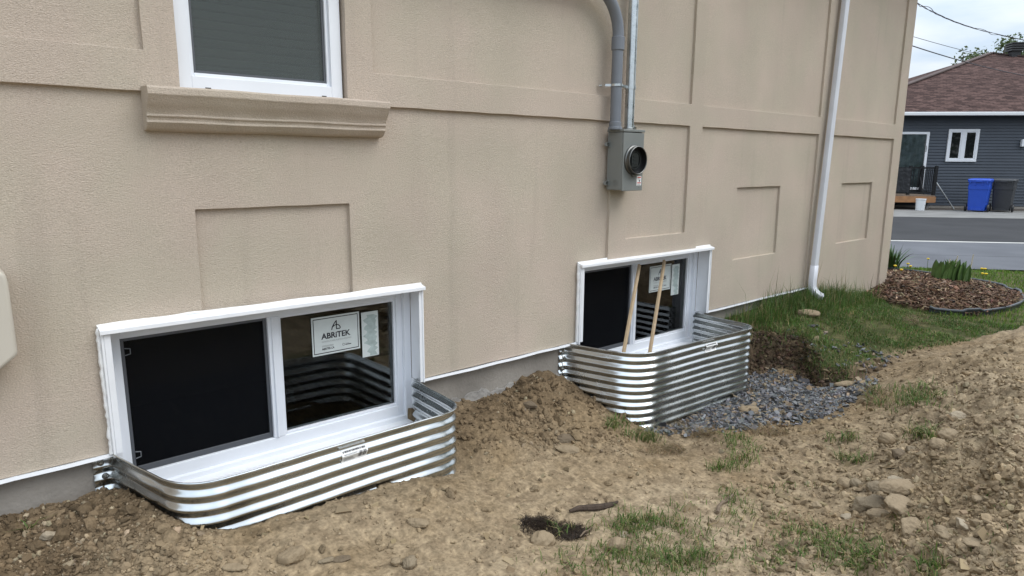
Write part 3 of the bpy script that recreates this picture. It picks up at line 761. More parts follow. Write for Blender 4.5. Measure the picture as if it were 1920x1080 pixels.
    text_mesh('MANUFACTURIER PORTES & FENÊTRES', .0105, sx0 + .050, sz0 + .064, ys - .0006, mb, 2, width=.158)
    text_mesh('ABRITEK.CA', .0145, sx0 + .050, sz0 + .026, ys - .0006, mb, 1, width=.066, bold=.0004)
    for k in range(2): q(sx0 + .050, sx0 + .112, sz0 + .0415 + k * .005, sz0 + .0435 + k * .005, ys - .0006, 2)
    ringv = [(sx0 + .166 + .0065 * math.cos(a), ys - .0006, sz0 + .037 + .0065 * math.sin(a)) for a in np.linspace(0, 2 * math.pi, 17)[:-1]] + [(sx0 + .166 + .0048 * math.cos(a), ys - .0006, sz0 + .037 + .0048 * math.sin(a)) for a in np.linspace(0, 2 * math.pi, 17)[:-1]]
    mb.add(ringv, [(i, (i + 1) % 16, 16 + (i + 1) % 16, 16 + i) for i in range(16)], 1)
    q(sx0 + .176, sx0 + .208, sz0 + .033, sz0 + .037, ys - .0006, 1); q(sx0 + .176, sx0 + .197, sz0 + .040, sz0 + .042, ys - .0006, 2)
    def stroke(pts, wd):
        for (ax, az), (bx, bz) in zip(pts[:-1], pts[1:]):
            l_ = math.hypot(bx - ax, bz - az); nx_, nz_ = -(bz - az) / l_ * wd / 2, (bx - ax) / l_ * wd / 2
            mb.add([(ax + nx_, ys - .0006, az + nz_), (ax - nx_, ys - .0006, az - nz_), (bx - nx_, ys - .0006, bz - nz_), (bx + nx_, ys - .0006, bz + nz_)], [(0, 1, 2, 3)], 1)
    ox, oz = sx0 + .105, sz0 + .122
    stroke([(ox, oz), (ox + .004, oz + .014), (ox + .012, oz + .028), (ox + .022, oz + .040), (ox + .0285, oz + .045)], .0052)     # the arched A
    stroke([(ox + .0265, oz + .046), (ox + .0265, oz)], .0052)
    stroke([(ox + .0265, oz + .0025), (ox + .046, oz + .0025), (ox + .0465, oz + .009), (ox + .042, oz + .017), (ox + .034, oz + .023), (ox + .0265, oz + .024)], .0050)
    stroke([(ox + .006, oz + .015), (ox + .016, oz + .022), (ox + .0265, oz + .0245)], .0046)
    mb.build('notice_sheet', [M['paper'], M['ink'], M['ink_grey']], win, fixn=False)
    # torn remains of a second sticker
    ax0, ax1, az0, az1 = L(1.574), L(1.670), .586, .826
    mb = MB(); mb.add([(ax0, ys, az0), (ax1, ys, az0), (ax1, ys, az1), (ax0, ys, az1)], [(0, 1, 2, 3)], 0)
    edge_l = [(ax0 + .022 + .012 * math.sin(i * 1.9) + r_.uniform(-.006, .006) + (.016 if i < 6 else 0), az0 + .004 + i * .0122) for i in range(19)]
    edge_r = [(ax1 - .014 + .007 * math.sin(i * 2.7) + r_.uniform(-.005, .005), az0 + .004 + i * .0122) for i in range(19)]
    for i in range(18):
        mb.add([(edge_l[i][0], ys - .0006, edge_l[i][1]), (edge_r[i][0], ys - .0006, edge_r[i][1]), (edge_r[i + 1][0], ys - .0006, edge_r[i + 1][1]), (edge_l[i + 1][0], ys - .0006, edge_l[i + 1][1])], [(0, 1, 2, 3)], 1)
    mb.build('torn_sticker', [M['paper'], M['glue']], win, fixn=False)
    return win
basement_window(W1X0)
basement_window(W1X0 + OFF)

# ------------------------------------------------------------------ window wells
def smooth_path(P, rads, step=.02):
    P = [np.array(p, float) for p in P]; out = [P[0]]
    for i in range(1, len(P) - 1):
        a, b, c = P[i - 1], P[i], P[i + 1]; r = rads[i - 1]
        u = (a - b) / np.linalg.norm(a - b); v = (c - b) / np.linalg.norm(c - b)
        k = min(r, np.linalg.norm(a - b) * .48, np.linalg.norm(c - b) * .48)
        s0, s1 = b + u * k, b + v * k
        out.append(s0)
        m = max(3, int(k * 2 / step))
        for j in range(1, m + 1):
            t = j / m; out.append((1 - t) ** 2 * s0 + 2 * t * (1 - t) * b + t * t * s1)
    out.append(P[-1])
    dense = [out[0]]
    for p in out[1:]:
        d = np.linalg.norm(p - dense[-1])
        if d < .004: continue
        m = max(1, int(d / .045)); q = dense[-1].copy()
        for j in range(1, m + 1): dense.append(q + (p - q) * j / m)
    return np.array(dense)
AMP = .0076
def well_surface(path, ztop, zbot, seed, PITCHW):
    d = np.gradient(path, axis=0); d /= np.linalg.norm(d, axis=1)[:, None]
    nrm = np.stack([d[:, 1], -d[:, 0]], 1)                 # outward, away from the house
    zz = np.arange(ztop, zbot, -PITCHW / 10)
    u = np.concatenate([[0], np.cumsum(np.linalg.norm(np.diff(path, axis=0), axis=1))])
    curv = np.linalg.norm(np.gradient(d, axis=0), axis=1)
    bend = (curv > .02).astype(float); edge = np.abs(np.gradient(bend)) > .2
    def off(ui, z, kink):
        ph = 2 * math.pi * (ztop - z) / PITCHW
        prof = math.asin(.965 * math.cos(ph)) / 1.306
        return AMP * prof * (1 - .22 * kink) + .0015 * math.sin(ui * 11 + z * 9 + seed) + .0008 * math.sin(ui * 37 + z * 23)
    V = np.zeros((len(path), len(zz), 3))
    for i in range(len(path)):
        kk = 1.0 if edge[i] else 0.0
        for j, z in enumerate(zz):
            o = off(u[i], z, kk); V[i, j] = (path[i, 0] + nrm[i, 0] * o, path[i, 1] + nrm[i, 1] * o, z + .002 * math.sin(u[i] * 5 + seed))
    return V, nrm, u, zz, off
def build_well(pts, rads, label, seed, ztop, zbot, sticker_u, pitch, name='window_well'):
    path = smooth_path(pts, rads)
    base = np.array([path[:, 0].mean(), path[:, 1].mean() * .5, zbot])
    root = tag(empty(name, tuple(base)), label, 'window well', 'galvanised window wells')
    V, nrm, u, zz, off = well_surface(path, ztop, zbot, seed, pitch)
    a, b = V.shape[:2]; idx = np.arange(a * b).reshape(a, b)
    fs = np.stack([idx[:-1, :-1], idx[1:, :-1], idx[1:, 1:], idx[:-1, 1:]], -1).reshape(-1, 4)
    mb = MB(); mb.add((V.reshape(-1, 3) - base).tolist(), fs.tolist())
    mb.build('corrugated_panel', M['galv'], root, smooth=True, solid=.0014, angle=70, fixn=False)
    mb = MB(); mb.tube([tuple(np.array([p[0] + n_[0] * off(ui, ztop, 0), p[1] + n_[1] * off(ui, ztop, 0), ztop + .003 + .002 * math.sin(ui * 5 + seed)]) - base) for p, n_, ui in zip(path, nrm, u)], .0036, 6)
    mb.build('rolled_rim', M['galv'], root, smooth=True)
    # bolts through the flanges
    for side_i, sg in ((0, 1), (len(path) - 1, -1)):
        q = path[side_i]
        for k in range(4):
            z = ztop - .032 - k * (.060 if k < 2 else .066)
            mb = MB(); mb.lathe([(.0001, -.013), (.0065, -.012), (.0085, -.006), (.0085, 0), (.013, 0), (.013, .003), (.0001, .003)], (0, 0, 0), 'y', 10)
            mb.build('bolt', M['ring'], root, loc=tuple(np.array([q[0] + sg * (.026 + .012 * (k % 2)), q[1] - .010, z]) - base), smooth=True)
    # paper label following the corrugations
    i0 = int(np.argmin(np.abs(u - sticker_u))); P0 = path[i0]; dd = path[i0 + 1] - path[i0 - 1]; dd /= np.linalg.norm(dd); nn = np.array([dd[1], -dd[0]])
    sw, st, sb = .118, ztop - .030, ztop - .088
    def sp(x, z, e): o = off(u[i0] + x, z, 0) + e; p = P0 + dd * x + nn * o; return tuple(np.array([p[0], p[1], z]) - base)
    mb = MB()
    def patch(x0, x1, z0, z1, e, mi):
        kx, kz_ = max(1, int((x1 - x0) / .02)), max(1, int((z1 - z0) / .004)); vs = [sp(x0 + (x1 - x0) * i / kx, z0 + (z1 - z0) * j / kz_, e) for i in range(kx + 1) for j in range(kz_ + 1)]
        mb.add(vs, [(i * (kz_ + 1) + j, (i + 1) * (kz_ + 1) + j, (i + 1) * (kz_ + 1) + j + 1, i * (kz_ + 1) + j + 1) for i in range(kx) for j in range(kz_)], mi)
    patch(0, sw, sb, st, .0036, 0)
    rr = random.Random(seed); x = .006
    while x < sw - .012:
        w_ = rr.uniform(.004, .010); patch(x, x + w_, st - .012, st - .005, .0044, 1); x += w_ + rr.uniform(.0015, .004)
    x = .010
    while x < .066:
        w_ = rr.uniform(.003, .006); patch(x, x + w_, st - .022, st - .017, .0044, 2); x += w_ + .002
    for k in range(3): patch(.010, .062 - .006 * k, sb + .007 + k * .007, sb + .010 + k * .007, .0044, 2)
    x = .076
    while x < sw - .008:
        w_ = rr.choice([.0015, .003, .0045]); patch(x, x + w_, sb + .010, st - .018, .0044, 1); x += w_ + rr.choice([.0015, .003])
    mb.build('paper_label', [M['paper_white'], M['ink'], M['ink_grey']], root, smooth=True, fixn=False)
    return root
build_well([(.330, .047), (.392, .047), (.538, -.475), (1.775, -.468), (1.803, .047), (1.86, .047)], [.022, .15, .14, .022],
           'long corrugated steel window well half buried in front of the near basement window', 1, .442, -.10, 1.15, .0545)
build_well([(2.905, .047), (2.955, .047), (3.125, -.437), (4.345, -.508), (4.360, .047), (4.42, .047)], [.022, .17, .14, .022],
           'tall corrugated steel window well standing clear above the slate gravel', 2, .442, -.21, 1.16, .0490)

# wooden props leaning in the second window
def prop(t, b, label):
    t, b = np.array(t, float), np.array(b, float); d = b - t; L = np.linalg.norm(d)
    mb = MB(); mb.bar(t - b, (0, 0, 0), .024, .016, up=(0, 1, 0))
    o = mb.build('wooden_prop', M['pine'], loc=tuple(b), bevel=.0015)
    return tag(o, label, 'wooden stick', 'wooden props at the far basement window')
ta, ba = on_y(1199, 497, .085), on_y(1170, 657, -.22)
ba = ba + (ba - ta) * .14
tb, bb = on_y(1246, 489, .085), on_y(1219, 657, -.22)
bb = bb + (bb - tb) * .22
prop(ta, ba, 'pale wooden prop stick in front of the centre mullion of the far window')
prop(tb, bb, 'pale wooden prop stick crossing the printed sheet on the far window')

# ------------------------------------------------------------------ meter socket and conduits
mx0, mx1, mz0, mz1, my = 3.246, 3.440, 1.421, 1.792, -.135
meter = tag(empty('meter_socket', ((mx0 + mx1) / 2, 0, mz0)), 'grey steel electricity meter socket box with an open round socket', 'meter box')
ml = np.array(meter.location)
def mbuild(m_, name, mats, **k):
    m_.v = [tuple(np.array(p) - ml) for p in m_.v]; return m_.build(name, mats, meter, **k)
mb = MB(); mb.box(mx0, mx1, my + .012, -.002, mz0, mz1 - .012); body = mbuild(mb, 'body', M['meter'], bevel=.006, seg=3)
mb = MB(); mb.box(mx0 + .001, mx1 + .004, my, my + .0119, mz0 - .004, mz1 - .016); mbuild(mb, 'front_cover', M['meter'], bevel=.004, seg=3)
mb = MB(); mb.box(mx0 - .004, mx1 + .006, my - .004, .0, mz1 - .0119, mz1 + .004); mbuild(mb, 'top_lid', M['meter'], bevel=.003)
cx, cz = 3.347, 1.607
mb = MB(); mb.lathe([(.092, 0), (.092, -.010), (.086, -.014), (.086, -.034), (.088, -.038), (.084, -.040), (.0815, -.038), (.0815, -.0012), (.076, -.0012)], (cx, my, cz), 'y', 48); mbuild(mb, 'socket_ring', M['ring_dull'], smooth=True, angle=50)
mb = MB(); mb.lathe([(.0815, -.0012), (.001, -.0012)], (cx, my, cz), 'y', 48); mb.lathe([(.079, -.036), (.079, -.004), (.070, -.003)], (cx, my, cz), 'y', 40); mbuild(mb, 'socket_well', M['black'], smooth=True)
mb = MB()
mb.lathe([(.056, -.004), (.056, -.012), (.050, -.012), (.050, -.004)], (cx, my, cz), 'y', 36)
mb.prism([(cx - .030, cz - .040), (cx + .030, cz - .040), (cx + .034, cz + .030), (cx + .018, cz + .044), (cx - .018, cz + .044), (cx - .034, cz + .030)], lambda p, y: (p[0], y, p[1]), my - .012, my - .0035)
for k in range(3): mb.box(cx - .022, cx + .022, my - .017, my - .0121, cz - .022 + k * .022, cz - .016 + k * .022)
mbuild(mb, 'jaw_block', M['jaw'], smooth=True)
mb = MB(); mb.tube([(cx - .028, my - .022, cz - .092), (cx + .004, my - .022, cz - .094)], .005, 8); mb.box(cx - .010, cx + .002, my - .028, my - .002, cz - .102, cz - .088); mbuild(mb, 'ring_screw', M['ring'], smooth=True)
for z in (1.705, 1.464):
    mb = MB(); mb.prism([(-.034, -.010), (-.030, .010), (-.012, .014), (0, .016), (0, -.016), (-.014, -.014)], lambda p, y: (mx0 + p[0], y, z + p[1]), -.030, -.012); mb.lathe([(.004, -.002), (.010, -.002), (.010, .024), (.004, .024)], (mx0 - .022, -.028, z), 'y', 12); mbuild(mb, 'mounting_ear', M['meter'], smooth=True)
mb = MB(); mb.lathe([(.021, .0), (.021, -.0016), (.019, -.0016), (.019, 0)], (mx0 - .0005, -.080, mz0 + .045), 'x', 28); mb.lathe([(.012, .0), (.012, -.0016), (.010, -.0016), (.010, 0)], (mx0 - .0005, -.080, mz0 + .045), 'x', 24); mbuild(mb, 'knockout', M['meter'], smooth=True)
mb = MB()
def lq(a, b, c, d, e, mi): mb.add([(mx0 + a, my - e, mz0 + c), (mx0 + b, my - e, mz0 + c), (mx0 + b, my - e, mz0 + d), (mx0 + a, my - e, mz0 + d)], [(0, 1, 2, 3)], mi)
lq(.138, .184, .028, .088, .0008, 0); lq(.144, .180, .077, .083, .0014, 1); lq(.144, .180, .042, .048, .0014, 1)
for k in range(3): lq(.144, .176 - .004 * k, .066 + .0035 * k, .0675 + .0035 * k, .0014, 3); lq(.144, .178 - .003 * k, .030 + .0035 * k, .0315 + .0035 * k, .0014, 3)
mb.add([(mx0 + .158, my - .0014, mz0 + .056), (mx0 + .168, my - .0014, mz0 + .050), (mx0 + .172, my - .0014, mz0 + .058), (mx0 + .170, my - .0014, mz0 + .064), (mx0 + .162, my - .0014, mz0 + .062)], [(0, 1, 2, 3, 4)], 2)
mbuild(mb, 'warning_label', [M['paper_white'], M['red'], M['ink'], M['ink_grey']], fixn=False)
for xx in (.025, .165):
    mb = MB(); mb.lathe([(.0001, -.003), (.0035, -.0025), (.0045, 0)], (mx0 + xx, my, mz0 + .018), 'y', 10); mbuild(mb, 'cover_screw', M['meter'], smooth=True)

cxp, cyp = 3.238, -.068
arc = [(cxp, cyp, 2.31 + t) for t in (0, .02)] + [(cxp - .27 + .27 * math.cos(a), cyp, 2.342 + .27 * math.sin(a)) for a in np.linspace(0, math.pi / 2, 22)] + [(x, cyp, 2.612) for x in (2.2, 1.0, -.5)]
pvc = tag(empty('pvc_conduit', (cxp, cyp, mz1)), 'thick grey plastic conduit curving left above the meter box', 'conduit')
pl = np.array(pvc.location)
mb = MB(); mb.tube([np.array(p) - pl for p in [(cxp, cyp, mz1 + .006), (cxp, cyp, 1.9), (cxp, cyp, 2.1), (cxp, cyp, 2.30)]], .0335, 24); mb.build('straight_pipe', M['pvc'], pvc, smooth=True)
mb = MB(); mb.tube([np.array(p) - pl for p in arc], .0345, 24); mb.build('swept_bend', M['pvc'], pvc, smooth=True)
mb = MB(); mb.tube([np.array(p) - pl for p in [(cxp, cyp, 2.262), (cxp, cyp, 2.265), (cxp, cyp, 2.338), (cxp, cyp, 2.341)]], [.036, .0395, .0395, .036], 28); mb.build('coupling', M['pvc'], pvc, smooth=True)
mb = MB(); mb.lathe([(.0336, .0), (.044, .0), (.044, .012), (.038, .016), (.038, .045), (.0336, .048)], (0, 0, .002), 'z', 28); mb.build('hub', M['pvc'], pvc, smooth=True)
cxs, cys = 3.372, -.066
st = tag(empty('steel_conduit', (cxs, cys, mz1)), 'shiny galvanised steel conduit rising straight above the meter box', 'conduit')
sl_ = np.array(st.location)
mb = MB(); mb.tube([(0, 0, .006), (0, 0, .6), (0, 0, 1.2), (0, 0, ZT - mz1)], .0305, 24); mb.build('straight_pipe', M['conduit_galv'], st, smooth=True)
mb = MB(); mb.lathe([(.031, .001), (.041, .001), (.041, .010), (.035, .013), (.031, .013)], (0, 0, .004), 'z', 18); mb.build('locknut', M['ring'], st, smooth=True)
mb = MB(); mb.tube([(.035, -.012, .004), (.035, -.012, .034)], .006, 8); mb.box(.020, .045, -.024, -.002, .008, .022); mb.build('ground_clamp', M['ring'], st, smooth=True)
zc_ = 2.058
clamp = tag(empty('pipe_strap', (cxp, 0, zc_)), 'thin metal strap holding both conduits to the wall', 'strap')
mb = MB()
mb.tube([(-.085, .0, -.003), (-.062, -.004, .0), (-.058, -.03, 0)] , .006, 8)
mb.lathe([(.0345, -.007), (.0385, -.007), (.0385, .007), (.0345, .007)], (0, cyp, 0), 'z', 28)
mb.lathe([(.0315, -.010), (.0350, -.010), (.0350, .010), (.0315, .010)], (cxs - cxp, cys, -.004), 'z', 24)
mb.bar((-.058, -.028, 0), (-.036, cyp + .012, 0), .006, .014); mb.bar((.036, cyp - .004, 0), (cxs - cxp - .028, cys, -.002), .010, .016)
mb.bar((.062, -.004, 0), (.062, cyp, 0), .012, .012)
mb.build('strap_band', M['conduit_galv'], clamp, smooth=True, angle=30)

# ------------------------------------------------------------------ downspout
ds = tag(empty('downspout', (6.05, -.05, .40)), 'pale painted metal downspout leaning slightly, with a kicked-out foot', 'downspout')
dl = np.array(ds.location)
pt = np.array([6.225 + .10, -.052, ZT - .02]); pb = np.array([6.108 - .005, -.052, .66])
pt = pb + (np.array([6.233, -.052, 3.0]) - pb) * ((ZT - .02 - .66) / (3.0 - .66))
def spout_loop(c, ax, nx_=.036, ny_=.022, r=.006):
    ax = ax / np.linalg.norm(ax); xx = np.array([1, 0, 0]) - ax * ax[0]; xx /= np.linalg.norm(xx); yy = np.cross(ax, xx)
    return [tuple(c + xx * p[0] + yy * p[1] - dl) for p in rrect(nx_, ny_, r, 0, k=2)]
ax = pt - pb
mb = MB(); mb.loft([spout_loop(pb + ax * t, ax) for t in (0, .33, .66, 1)]); mb.build('pipe', M['spout'], ds, smooth=True, angle=25)
mb = MB(); foot = [pb + np.array([0, 0, .004]), np.array([6.095, -.052, .52]), np.array([6.09, -.058, .455]), np.array([6.10, -.085, .41]), np.array([6.12, -.115, .385]), np.array([6.135, -.14, .372])]
axs = [ax, ax, np.array([-.02, .03, .2]), np.array([-.06, .12, .16]), np.array([-.1, .16, .10]), np.array([-.1, .16, .08])]
mb.loft([spout_loop(c, a, .038, .024) for c, a in zip(foot, axs)], cap=False); mb.build('elbow', M['spout'], ds, smooth=True, angle=25, solid=.0012)

# beige housing at the left edge
mb = MB(); pol = [(-.62, .30), (-.58, .34), (.02, .34), (.028, .335), (.034, .325), (.038, .30), (.0385, .06), (.034, .045), (-.02, .0), (-.05, -.012), (-.58, -.012), (-.62, .02)]
mb.prism(pol, lambda p, y: (p[0] + .098, y, p[1] + .885), -.12, -.001)
acb = tag(mb.build('wall_housing', M['beige_plastic'], bevel=.012, seg=4, smooth=True, angle=30), 'beige plastic housing with a clipped corner on the wall at the left edge', 'housing')

# ------------------------------------------------------------------ stones, clods, gravel, sticks
def ico(sub):
    bm = bmesh.new(); bmesh.ops.create_icosphere(bm, subdivisions=sub, radius=1.0)
    v = np.array([p.co[:] for p in bm.verts]); f = np.array([[q.index for q in p.verts] for p in bm.faces]); bm.free(); return v, f
ICO3, ICO3F = ico(4)
ICO1, ICO1F = ico(1)
ICO2, ICO2F = ico(2)
def rock_shape(v, seed, planes=14, roundness=.3, jag=.045):
    g = np.random.default_rng(seed); n = g.normal(size=(planes, 3)); n /= np.linalg.norm(n, axis=1)[:, None]
    d = g.uniform(.62, 1.0, planes); dots = v @ n.T
    r = np.where(dots > .05, d[None] / np.maximum(dots, .05), 9).min(1); r = np.minimum(r, 1.25)
    r = r * (1 - roundness) + .85 * roundness
    k = g.normal(size=(6, 3)) * 3.2; ph = g.uniform(0, 6, 6)
    r = r * (1 + jag * sum(np.sin(v @ k[i] * (1 + .5 * i) + ph[i]) for i in range(6)) / 2)
    if len(v) > 500:
        k = g.normal(size=(14, 3)) * 14; ph = g.uniform(0, 6, 14)
        r = r * (1 + .012 * sum(np.sin(v @ k[i] + ph[i]) for i in range(14)) / 2)
    return v * r[:, None]
def rotm(a, b, c):
    return np.array(Matrix.Rotation(c, 3, 'Z') @ Matrix.Rotation(b, 3, 'Y') @ Matrix.Rotation(a, 3, 'X'))
STONE = {}
for nm, c in dict(tan=(.335, .255, .160), grey=(.285, .225, .148), brown=(.185, .138, .088), pale=(.40, .33, .235)).items():
    STONE[nm] = mat('stone_' + nm, c, .88, var=.22, vscale=24, bump=1.0, bscale=34, detail=8, col2=tuple(q * .62 for q in c))
def stone(px, py, wpx, ratio, thick, rot, tilt, kind, label, seed, planes=14, rnd=.3, sink=.3, group=None):
    p, t = hit(px, py); depth = t; s = wpx / FPX * depth * .57
    v = rock_shape(ICO3, seed, planes, rnd)
    ext = v.max(0) - v.min(0); v = (v - (v.max(0) + v.min(0)) / 2) / ext[None] * 2
    v = v * np.array([s, s * ratio, s * thick])
    v = v @ rotm(R(tilt), R(tilt * .6), R(rot) - YAW).T
    o = np_mesh('stone', v, ICO3F, 3, STONE[kind]); o.location = (p[0], p[1], p[2] - v[:, 2].min() * 1.0 - sink * (v[:, 2].max() - v[:, 2].min()))
    return tag(o, label, 'stone', group)
S = [  # px, py, width px, depth ratio, thickness ratio, rotation, tilt, colour, label
    (1018, 1020, 42, .75, .62, 10, 4, 'tan', 'smooth rounded tan stone beside the dark torn hollow', 14, .75, .25),
    (1155, 1034, 30, .8, .95, 40, 25, 'tan', 'upright wedge-shaped tan stone among the sparse grass', 9, .25, .2),
    (1168, 1006, 18, .8, .6, 0, 0, 'pale', 'small pale stone just above the wedge-shaped stone in the grass', 12, .4, .3),
    (547, 1052, 40, .8, .68, 15, 6, 'tan', 'blocky tan stone alone on bare dirt near the bottom', 8, .2, .3),
    (783, 988, 36, .5, .36, -8, 4, 'tan', 'flat bar-shaped stone on bare dirt in front of the near well', 9, .3, .3),
    (768, 1062, 26, .9, .8, 70, 10, 'grey', 'greyish upright stone at the bottom edge, right one of a pair', 10, .3, .25),
    (742, 1060, 24, .8, .6, 120, 20, 'tan', 'tan stone at the bottom edge, left one of a pair', 9, .3, .25),
    (612, 1053, 24, .5, .3, 30, 8, 'grey', 'thin flat stone left of the pair at the bottom edge', 8, .2, .3),
    (640, 1052, 30, .5, .2, 25, 8, 'brown', 'thin brown stone chip lying near the bottom of the photo', 8, .2, .3),
    (440, 1067, 40, .45, .16, 4, 3, 'tan', 'long thin tan stone flake at the bottom left', 8, .2, .2),
    (93, 1018, 19, .7, .9, 60, 30, 'pale', 'small pale triangular stone chip on the dark fill at left', 7, .1, .15),
    (1062, 845, 42, .45, .34, -3, 5, 'tan', 'flat tan stone pressed into the slope between the wells', 10, .45, .45),
    (1060, 822, 34, .6, .45, 20, 5, 'brown', 'brown stone bedded in the slope just above the flat tan one', 10, .45, .5),
    (992, 769, 30, .6, .4, -20, 6, 'brown', 'brown stone high on the mound near the foundation', 9, .3, .5),
    (1688, 932, 84, .42, .30, 24, 14, 'tan', 'largest flat tan slab on the spoil heap, upper of two', 10, .25, .2),
    (1684, 968, 66, .55, .32, 40, 20, 'tan', 'second flat tan slab on the spoil heap, tilted below the largest', 9, .2, .2),
    (1640, 950, 46, .7, .45, 10, 6, 'grey', 'blocky grey stone left of the two large slabs', 10, .25, .4),
    (1611, 956, 28, .8, .85, 0, 4, 'grey', 'upright grey stone left of the blocky one by the slabs', 9, .3, .3),
    (1646, 975, 34, .7, .5, -10, 4, 'tan', 'low tan stone in front of the blocky grey stone', 11, .4, .45),
    (1642, 923, 30, .7, .6, 5, 4, 'grey', 'rounded grey stone behind the slabs on the heap', 14, .6, .35),
    (1584, 915, 22, .85, .8, 0, 0, 'tan', 'small round tan stone, left of a pair at the heap foot', 14, .7, .25),
    (1604, 914, 17, .85, .8, 0, 0, 'grey', 'small round grey stone, right of a pair at the heap foot', 14, .7, .25),
    (1681, 909, 32, .6, .35, 30, 20, 'pale', 'pale thin stone standing above the largest slab', 8, .2, .2),
    (1714, 1002, 46, .7, .55, 20, 8, 'tan', 'angular tan stone with a flat top below the slabs', 7, .12, .35),
    (1592, 972, 24, .7, .3, -30, 6, 'pale', 'pale flat stone chip at the foot of the stone pile', 8, .2, .3),
    (1661, 832, 23, .85, .85, 0, 0, 'tan', 'round tan stone left of the grassy hole in the heap', 16, .75, .25),
    (1776, 831, 33, .8, .68, 10, 4, 'tan', 'large rounded tan stone on the heap right of the grassy hole', 14, .6, .3),
    (1755, 853, 24, .85, .7, 0, 0, 'tan', 'rounded tan stone just below the grassy hole', 14, .6, .3),
    (1709, 852, 16, .8, .7, 0, 0, 'grey', 'small grey stone below and left of the grassy hole', 12, .5, .3),
    (1680, 866, 22, .8, .8, 50, 8, 'brown', 'brown upright stone on the heap below the round tan stone', 10, .4, .3),
    (1797, 1018, 32, .6, .4, 40, 25, 'pale', 'pale angular stone low on the right of the spoil heap', 7, .1, .2),
    (1765, 1032, 30, .7, .5, 70, 12, 'tan', 'tan angular stone left of the pale angular one low on the heap', 8, .2, .35),
    (1838, 1036, 44, .4, .2, -20, 10, 'tan', 'long thin tan flake low on the right of the heap', 8, .2, .25),
    (1798, 773, 28, .6, .35, 15, 8, 'pale', 'pale flat stone high on the heap beside the grass tuft', 8, .25, .3),
    (1846, 783, 32, .4, .3, -25, 10, 'tan', 'narrow tan stone high on the heap near the ridge', 8, .25, .3),
    (1405, 776, 36, .6, .5, 5, 4, 'tan', 'angular tan rock lying on the slate gravel', 8, .15, .25),
    (1592, 723, 50, .25, .2, 6, 3, 'tan', 'long narrow stone at the back of the gravel', 8, .3, .25),
    (1515, 592, 36, .5, .34, 0, 0, 'tan', 'tan paving block in the tall grass under the downspout', 10, .3, .15),
    (160, 951, 13, .8, .8, 0, 0, 'brown', 'small brown lump on the fill against the foundation at left', 10, .4, .3),
    (1533, 953, 17, .8, .6, 20, 4, 'tan', 'small tan stone on open dirt left of the stone pile', 10, .4, .3),
    (1832, 940, 22, .6, .5, 30, 10, 'tan', 'tan stone halfway up the right face of the heap', 9, .3, .35),
]
for i, (px, py, w, ra, th, ro, ti, kd, lb, npl, rnd, sk) in enumerate(S):
    stone(px, py, w, ra, th, ro, ti, kd, lb, 100 + i, npl, rnd, sk)

def scatter(name, tv, tf, P, sizes, colors, mats, tilt=.5, flat=None, sink=.3, smooth=False, seeds=6, align=None):
    g = np.random.default_rng(len(P)); n = len(P); nv = len(tv[0])
    a = g.uniform(0, 2 * math.pi, n); b = g.normal(0, tilt, n); c = g.normal(0, tilt, n)
    ca, sa, cb, sb, cc, sc_ = np.cos(a), np.sin(a), np.cos(b), np.sin(b), np.cos(c), np.sin(c)
    Rm = np.empty((n, 3, 3))
    Rm[:, 0, 0] = ca * cb; Rm[:, 0, 1] = ca * sb * sc_ - sa * cc; Rm[:, 0, 2] = ca * sb * cc + sa * sc_
    Rm[:, 1, 0] = sa * cb; Rm[:, 1, 1] = sa * sb * sc_ + ca * cc; Rm[:, 1, 2] = sa * sb * cc - ca * sc_
    Rm[:, 2, 0] = -sb; Rm[:, 2, 1] = cb * sc_; Rm[:, 2, 2] = cb * cc
    which = g.integers(0, len(tv), n)
    T = np.stack(tv)[which] * sizes[:, None, :]
    V = np.einsum('nij,nkj->nki', Rm, T)
    V += (P + np.array([0, 0, 1])[None] * (sizes[:, 2] * (1 - 2 * sink))[:, None])[:, None, :]
    F = (tf[None] + (np.arange(n) * nv)[:, None, None]).reshape(-1, tf.shape[1])
    C = np.repeat(colors, nv, axis=0)
    return np_mesh(name, V.reshape(-1, 3), F, tf.shape[1], mats, C, smooth)
CLODS = [rock_shape(ICO1, 300 + i, 8, .2, .05) for i in range(10)]
CUBE = np.array([(-1, -1, -1), (1, -1, -1), (1, 1, -1), (-1, 1, -1), (-1, -1, 1), (1, -1, 1), (1, 1, 1), (-1, 1, 1)], float)
CUBEF = np.array([(0, 3, 2, 1), (4, 5, 6, 7), (0, 1, 5, 4), (1, 2, 6, 5), (2, 3, 7, 6), (3, 0, 4, 7)])
FLAKES = []
for i in range(14):
    g = np.random.default_rng(500 + i); FLAKES.append(CUBE * np.array([1, 1, 1]) + g.normal(0, .28, (8, 3)) * np.array([1, 1, .35]))
def vcol(base, n, amt, g=RNG, hue=.06):
    return np.clip(np.array(base)[None] * (1 + g.normal(0, amt, (n, 1))) * (1 + g.normal(0, hue, (n, 3))), .005, .8)
def in_view_ground(n, x0, y0, x1, y1):
    return hits(RNG.uniform(x0, x1, n), RNG.uniform(y0, y1, n))
def soil_only(P, lawn=False):
    x, y = P[:, 0], P[:, 1]; sd = bank_sd(x, y)
    ok = ~(inside(WELL1, x, y) | inside(WELL2, x, y)) & (y < .05)
    return P[ok & ((sd > .02) if lawn else (sd < .03))]
